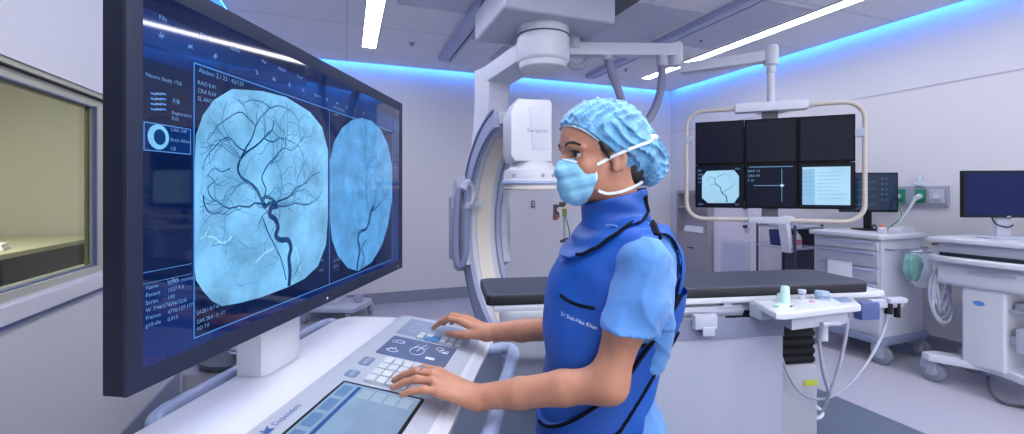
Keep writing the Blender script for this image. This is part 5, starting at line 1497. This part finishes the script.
# -------------------------------------------------- surgical cap
def wrinkle(a):
    def f(X, Y, Z):
        w1 = np.sin(X * 95 + 3 * np.sin(Z * 40) + 2 * np.sin(Y * 50)); w2 = np.sin(Z * 110 + 3 * np.sin(X * 45 + 1) + 2 * np.sin(Y * 37 + 2)); w3 = np.sin((X + Z) * 170 + 4 * np.sin(Y * 60 + X * 30))
        return a * (1 - np.abs(w1)) * .9 * -1 + a * .5 * np.abs(w2) - a * .35 * (1 - np.abs(w3)) + a * .3
    return f
cp = Field((.06, .95, 1.40), (.45, 1.33, 1.74), .0030)
cp.ell(Hd(.003, 0, .047), (.111, .087, .094), 0, R=RH)
cp.ell(Hd(-.030, 0, .044), (.088, .087, .088), .03, R=RH)
cp.ell(Hd(-.118, .005, -.018), (.058, .066, .058), .025, R=RH)
cp.ell(Hd(-.078, 0, .02), (.070, .078, .062), .03, R=RH)
cp.warp(wrinkle(.0085))
nrm = FW * .605 - UP * .796
cp.half(tuple(nrm), float(nrm @ Hd(.095, 0, .068)))
M_cap = mat('cap_cloth', (92, 152, 192), .7, var=.30, vscale=30, bump=1.0, bscale=34, sheen=.3, detail=6, bdist=.006)  # colour variation imitates light catching the wrinkles; the cloth is one even colour
cap = skin_obj('surgical_cap', cp, M_cap, relax=2)
# elastic hem
pix = [(564, 125), (574, 126), (585, 130.5), (596, 138), (606, 147), (616, 157), (626, 167), (634, 176)]
m = surf_tube('surgical_cap', pix, .0022, .0008)
obj('elastic_hem', m, mat('hem_white', (206, 226, 238), .6), cap)

# -------------------------------------------------- face mask
mk = Field((.03, .93, 1.36), (.36, 1.30, 1.64), .0026)
mk.ell(Hd(.056, 0, -.054), (.062, .056, .060), 0, R=RH)
mk.cone(Hd(.094, 0, -.012), Hd(.110, 0, -.038), .012, .017, .02)
mk.ell(Hd(.072, 0, -.088), (.042, .040, .036), .02, R=RH)
mk.ell(Hd(.030, 0, -.060), (.060, .068, .050), .02, R=RH)
def pleat(X, Y, Z):
    return .0022 * np.clip(np.sin((Z - (X - .16) * .22) * 190), -.2, 1) + .0008 * np.sin(X * 160 + Z * 70)
mk.warp(pleat)
nrm = -FW * .97 - UP * .18
mk.half(tuple(nrm), float(nrm @ Hd(.040, 0, -.03)))       # open towards the ears
nrm = UP * .97 + FW * .10
mk.half(tuple(nrm), float(nrm @ Hd(.08, 0, -.008)))       # top edge under the eyes
M_mask = mat('mask_cloth', (134, 194, 222), .75, bump=.25, bscale=60, bdist=.002)
mask = skin_obj('face_mask', mk, M_mask, relax=1)
m = surf_tube('face_mask', [(562, 159.5), (572, 161.5), (584, 163), (596, 164.5)], .0022, .0008)
obj('nose_band', m, mat('mask_edge', (214, 234, 242), .6), mask)
m = surf_tube('face_mask', [(597, 164.5), (596, 176), (598, 188), (599, 195)], .0018, .0006)
obj('side_edge', m, MATS['mask_edge'], mask)
for pix, nm in (([(597, 165), (606, 160), (620, 153), (634, 147), (648, 142), (654, 138)], 'upper_tie'), ([(598, 190), (606, 193), (620, 192), (634, 186), (642, 181)], 'lower_tie')):
    P = []
    for q in catmull([(a, b, 0) for a, b in pix], 5):
        hs_ = [h_ for h_ in (hit(n_, q.x, q.y, .0025) for n_ in ('surgical_cap', 'face_mask', 'body', 'hair')) if h_ is not None and h_.y < 1.25]
        if hs_: P.append(min(hs_, key=lambda v: v.y) - FEET)
    for _ in range(3): P = [P[0]] + [(P[i - 1] + P[i] * 2 + P[i + 1]) / 4 for i in range(1, len(P) - 1)] + [P[-1]]
    m = MB()
    # flat tape
    vs = []; up = Vector((0, 0, 1))
    for i, p in enumerate(P):
        t = (P[min(i + 1, len(P) - 1)] - P[max(i - 1, 0)]).normalized(); n_ = t.cross(up).normalized(); s_ = n_.cross(t).normalized()
        n_ = n_ if n_.y < 0 else -n_
        vs += [p + s_ * .0034, p - s_ * .0034, p - s_ * .0034 + n_ * .0015, p + s_ * .0034 + n_ * .0015]
    fs = []
    for i in range(len(P) - 1):
        for k in range(4): fs.append((i * 4 + k, i * 4 + (k + 1) % 4, i * 4 + 4 + (k + 1) % 4, i * 4 + 4 + k))
    m.raw(vs, fs); obj(nm, m, mat('tie_white', (214, 226, 238), .7), mask)
e_ = Vector(P[-1])
q = hit('surgical_cap', 652, 138, .003)
if q is not None: obj('tie_knot', MB().sphere(q - FEET, .010, 12, (1.3, .6, .8)), MATS['tie_white'], mask)

# -------------------------------------------------- scrubs
def folds(a, sx=30, sz=24):
    return lambda X, Y, Z: -a * .75 * (1 - np.abs(np.sin(X * 34 + Z * 17 + 1.6 * np.sin(Z * 19 + Y * 11)))) ** 2.5 - a * .5 * (1 - np.abs(np.sin(Z * 30 - X * 21 + 2 * np.sin(X * 17 + Y * 13)))) ** 3 + a * .8 * (np.sin(X * sx + 2.2 * np.sin(Z * 14 + Y * 9)) * .6 + np.sin(Z * sz + 2.6 * np.sin(X * 22 + Y * 16) + X * 30) * .5 + .35 * np.sin((X * 1.3 - Z) * 70 + 2 * np.sin(Y * 40)))
sc = Field((.00, .86, .60), (.50, 1.46, 1.46), .0042)
sc.loft([(.62, .245, 1.165, .165, .170)] + [(z, x, y, a - .008, b - .004) for z, x, y, a, b in TORSO if z < 1.39], 0, 0, p=2.2)
sc.cone((.292, .998, 1.305), (.286, 1.06, 1.312), .053, .056, .02).cone((.298, 1.31, 1.31), (.29, 1.25, 1.315), .056, .06, .02)
sc.chain([(.292, .990, 1.298), (.270, .972, 1.215), (.242, .958, 1.125)], [.055, .058, .057], .02)
sc.chain([(.298, 1.325, 1.305), (.282, 1.345, 1.215), (.262, 1.362, 1.13)], [.060, .062, .060], .02)
# hang of cloth behind the arm
sc.cone((.325, 1.035, 1.25), (.325, 1.04, 1.09), .050, .038, .03)
sc.warp(folds(.0062))
P_ = None
# cut the near hem and hollow it
def cutcone(f, a, b, ra, rb): f.cone(a, b, ra, rb, 0, 's')
X, Y, Z = np.meshgrid(*sc.ax, indexing='ij', sparse=True)
hem = (Z - (1.170 - (X - .19) * .14)); near = (Y - 1.035)
# below the hem line and outside the trunk: remove
tr = Field((.00, .86, .60), (.50, 1.46, 1.46), .0042)
tr.loft([(.62, .245, 1.165, .165, .170)] + [(z, x, y, a - .008, b - .004) for z, x, y, a, b in TORSO if z < 1.39], 0, 0, p=2.2)
tr.cone((.325, 1.035, 1.25), (.325, 1.05, 1.06), .050, .036, .03)
tr.warp(folds(.0062))
sleeve_cut = np.minimum(np.maximum(hem, 0) * 0 + hem, 1)
low = (hem < 0)
sc.D = np.where(np.broadcast_to(low, sc.D.shape), np.maximum(np.maximum(sc.D, -hem), np.minimum(tr.D, 9)) * 0 + np.minimum(tr.D, np.maximum(sc.D, -hem)), sc.D).astype(np.float32)
sc.cone(np.array((.208, .962, 1.045)), np.array((.243, .958, 1.142)), .040, .046, 0, 's')
sc.cone(np.array((.245, 1.370, 1.045)), np.array((.263, 1.362, 1.142)), .050, .056, 0, 's')
scr = skin_obj('scrub_shirt', sc, M_scrub, relax=0)
del tr, sc
0 and obj('sleeve_hem', surf_tube('scrub_shirt', [(596, 325), (606, 328), (618, 330), (632, 333), (642, 334)], .0016, .0002), M_scrub, scr)

# -------------------------------------------------- lead apron
ap = Field((.00, .90, .42), (.50, 1.42, 1.46), .0042)
AT = [(.42, .21, 1.165, .150, .185), (.62, .222, 1.165, .158, .178), (.74, .226, 1.165, .160, .174), (.86, .236, 1.165, .163, .172)] + [(z, x, y, a + .006, b + .006) for z, x, y, a, b in TORSO if .9 < z < 1.39]
ap.loft(AT, 0, 0, p=2.25)
ap.cone((.300, 1.005, 1.318), (.290, 1.08, 1.345), .058, .050, .02).cone((.300, 1.305, 1.318), (.290, 1.23, 1.345), .058, .050, .02)
ap.warp(lambda X, Y, Z: .0042 * np.sin(Z * 26 + 2 * np.sin(X * 18 + Y * 12)) + .0014 * np.sin(X * 60 + 3 * np.sin(Z * 20)))
X, Y, Z = np.meshgrid(*ap.ax, indexing='ij', sparse=True)
# arm openings: only the outer sides
e = (np.sqrt(((X - .304 - .25 * (Z - 1.24)) / .078) ** 2 + ((Z - 1.235) / .125) ** 2) - 1) * .08
side = .085 - np.abs(Y - 1.155)
ap.D = np.maximum(ap.D, -np.maximum(e, side)).astype(np.float32)
# open at the back below the belt
bk = np.maximum(-(X - (.302 + (Z - .95) * .12)), (Z - (.925 + (X - .28) * .9)))
ap.D = np.maximum(ap.D, -bk).astype(np.float32)
apr = skin_obj('lead_apron', ap, M_apron, relax=1)
del ap
# belt panel
be = Field((.00, .92, .78), (.50, 1.42, 1.22), .0040)
be.loft(AT, .010, 0, p=2.25)
X, Y, Z = np.meshgrid(*be.ax, indexing='ij', sparse=True)
bz = .835 + .78 * (X - .06) + .55 * np.maximum(X - .24, 0)
be.D = np.maximum(be.D, (np.abs(Z - bz) - .046) * .75).astype(np.float32)
belt = skin_obj('belt', be, mat('belt_blue', (8, 72, 160), .5, bump=.12, bscale=20, bdist=.005), apr)
del be
# -------------------------------------------------- thyroid collar
cl = Field((.04, .96, 1.22), (.46, 1.35, 1.50), .0034)
CT = [(1.25, .262, 1.150, .130, .135), (1.30, .262, 1.150, .126, .128), (1.345, .262, 1.148, .112, .114), (1.375, .266, 1.147, .092, .092), (1.405, .262, 1.145, .082, .080), (1.440, .258, 1.143, .084, .082), (1.475, .256, 1.143, .080, .078)]
cl.loft([t for t in AT if t[0] > 1.0], .010, 0, p=2.25)
cl.cone((.300, 1.005, 1.318), (.290, 1.08, 1.345), .068, .060, .02).cone((.300, 1.305, 1.318), (.290, 1.23, 1.345), .068, .060, .02)
X, Y, Z = np.meshgrid(*cl.ax, indexing='ij', sparse=True)
lz = 1.302 + np.maximum(X - .19, 0) * .72 + np.maximum(np.abs(Y - 1.15) - .09, 0) * .6
cl.D = np.maximum(cl.D, (lz - Z) * .8).astype(np.float32)
cl.D = np.maximum(cl.D, (np.abs(Y - 1.15) - .150)).astype(np.float32)
cl.loft([t for t in CT if t[0] > 1.33], 0, .012, p=2.0)
cl.warp(lambda X, Y, Z: .0025 * np.sin(Z * 120 + 30 * (X - .2) + 2 * np.sin(Y * 30)))
cl.cone((.260, 1.143, 1.49), (.262, 1.143, 1.40), .070, .060, 0, 's')
X, Y, Z = np.meshgrid(*cl.ax, indexing='ij', sparse=True)
topz = 1.428 + (X - .18) * .26
cl.D = np.maximum(cl.D, (Z - topz) * .9).astype(np.float32)
col_ = skin_obj('thyroid_collar', cl, mat('collar_blue', (8, 72, 156), .55, bump=.15, bscale=24, bdist=.004), relax=1)
del cl
ALL = ['lead_apron', 'thyroid_collar', 'belt', 'scrub_shirt']
P = []
for k in range(50):
    x = .125 + .24 * k / 49; yy = 1.02
    for _ in range(3):
        z = 1.302 + max(x - .19, 0) * .72 + max(abs(yy - 1.15) - .09, 0) * .6 + .004
        r_ = BV['thyroid_collar'].ray_cast(Vector((x, .8, z)), Vector((0, 1, 0)))
        if r_[0] is None: break
        yy = r_[0].y
    if r_[0] is not None and r_[0].y < 1.16: P.append(r_[0] - FEET)
for _ in range(3): P = [P[0]] + [(P[i - 1] + P[i] * 2 + P[i + 1]) / 4 for i in range(1, len(P) - 1)] + [P[-1]]
obj('binding', MB().tube(P, .0042, 8), M_trim, col_)
obj('fastener', surf_tube(['thyroid_collar', 'lead_apron'], [(645, 196), (646, 204), (648, 212)], .010, -.004), M_trim, col_)
# arm opening binding (front and back edge), belt edges, pocket
# arm-opening ring computed on the apron side
ring = []
for k in range(40):
    a = 2 * PI * k / 40; z = 1.235 + .127 * math.sin(a); x = .304 + .25 * (z - 1.24) + .080 * math.cos(a)
    r_ = BV['lead_apron'].ray_cast(Vector((x + .004 * math.cos(a), .8, z + .004 * math.sin(a))), Vector((0, 1, 0)))
    if r_[0] is not None and r_[0].y < 1.16: ring.append(r_[0] - FEET)
if len(ring) > 10:
    for _ in range(3): ring = [(ring[i - 1] + ring[i] * 2 + ring[(i + 1) % len(ring)]) / 4 for i in range(len(ring))]
    obj('arm_binding', MB().tube(ring, .0034, 8, closed=True), M_trim, apr)
obj('shoulder_fastener', surf_tube(['lead_apron', 'scrub_shirt', 'thyroid_collar'], [(652, 222), (655, 229), (658, 236)], .011, -.004), M_trim, apr)
def edge(off):
    P = []
    for k in range(60):
        x = .05 + .34 * k / 59; z = .835 + .78 * (x - .06) + .55 * max(x - .24, 0) + off
        r_ = BV['belt'].ray_cast(Vector((x, .8, z - math.copysign(.005, off))), Vector((0, 1, 0)))
        if r_[0] is not None and r_[0].y < 1.17: P.append(Vector((r_[0].x, r_[0].y, z)) - FEET)
    return P
for off in (.046, -.046):
    P = edge(off)
    if len(P) > 4: obj('binding', MB().tube(P, .0042, 8), M_trim, belt)
pk = obj('pocket_edge', surf_tube('lead_apron', [(561, 295.5), (567, 300), (574, 303.5), (582, 306), (590, 307.5), (595, 308.5)], .0040, 0), M_trim, apr)
# name lettering on the chest
lt = MB(); h0 = hit('lead_apron', 561, 315, .0012); h1 = hit('lead_apron', 587, 326, .0012)
if h0 is not None and h1 is not None:
    xd = (h1 - h0).normalized(); vd = Vector((0, -1, .1)); nd = (vd - xd * vd.dot(xd)).normalized(); yd = nd.cross(xd).normalized()
    Mx = Matrix((xd, yd, nd)).transposed().to_4x4(); Mx.translation = h0 - FEET + nd * .0015
    text_geo(lt, 'Dr Shah-Naz Khan', .0125, Mx)
    # lay each vertex on the cloth
    nv = []
    for v in lt.v:
        w_ = Vector(v) + FEET; r_ = BV['lead_apron'].ray_cast(w_ + nd * .05, -nd)
        nv.append(tuple((r_[0] + nd * .0012 - FEET)) if r_[0] is not None else v)
    lt.v = nv
    obj('name_lettering', lt, mat('thread_white', (226, 236, 250), .6), apr, smooth=0)

# -------------------------------------------------- trousers, shoes
tz = Field((.06, .92, .03), (.44, 1.42, .72), .006)
tz.loft([(.60, .245, 1.165, .150, .160), (.70, .245, 1.165, .156, .164)], 0, .02)
for y in (1.075, 1.255):
    tz.chain([(.255, y, .68), (.25, y, .45), (.262, y, .12), (.262, y, .07)], [.092, .076, .066, .068], .02)
tz.warp(folds(.004))
tz.half((0, 0, -1), -.05)
skin_obj('trousers', tz, M_scrub)
for y in (1.075, 1.255):
    s_ = Field((.04, y - .08, -.01), (.36, y + .08, .14), .006)
    s_.chain([(.29, y, .045), (.22, y, .045), (.12, y, .035), (.10, y, .033)], [.044, .046, .040, .034], .02); s_.cone((.275, y, .06), (.275, y, .11), .04, .045, .02); s_.half((0, 0, -1), -.001)
    skin_obj('shoe', s_, mat('shoe_white', (214, 218, 224), .5))
# ring on the near hand
a, b = Vector(HN[2][0]), Vector(HN[2][1]); a2 = Vector(HN[1][0]); b2 = Vector(HN[1][1])
c = a2.lerp(b2, .72); d = (b2 - a2).normalized(); sd = d.cross(Vector((0, 0, 1))).normalized(); n_ = sd.cross(d)
rgm = MB().tube([c - FEET + (sd * math.cos(t) + n_ * math.sin(t)) * .0108 for t in [2 * PI * k / 24 for k in range(24)]], .0022, 8, closed=True)
rg_o = obj('ring', rgm, mat('ring_silver', (190, 200, 214), .2, metal=1.0), per)
obj('stone', MB().sphere(c - FEET + n_ * .0125 - sd * .001, .0042, 12, (1, 1, .7)), mat('stone_blue', (70, 150, 220), .1), rg_o)
# ================================================================== CAMERA, WORLD, LIGHT
cam = bpy.data.cameras.new('camera'); cam.sensor_width = 36; cam.lens = FPX / 1024 * 36
cam.shift_y = -(217 - HY) / 1024
cam.clip_start = .02
co = bpy.data.objects.new('camera', cam); COL.objects.link(co)
co.location = (0, 0, CAMZ); co.rotation_euler = (PI / 2, 0, -TH)
SC.camera = co
w = bpy.data.worlds.new('world'); SC.world = w; w.use_nodes = True
w.node_tree.nodes['Background'].inputs['Color'].default_value = (.5, .6, .9, 1)
w.node_tree.nodes['Background'].inputs['Strength'].default_value = .2
area((1.6, YF + .08, 1.75), 5.0, 2.4, 48, (1.0, .985, .97), (PI / 2, 0, 0))  # unseen fill light added behind the viewer to lift walls and ceiling
SC.view_settings.view_transform = 'Standard'
SC.view_settings.look = 'None'
SC.view_settings.exposure = 0.25
SC.view_settings.gamma = 1.0
SC.view_settings.use_curve_mapping = False
SC.cycles.use_denoising = True
SC.cycles.max_bounces = 8
SC.cycles.diffuse_bounces = 5
SC.cycles.caustics_reflective = False
SC.cycles.caustics_refractive = False
SC.cycles.sample_clamp_indirect = 8.0
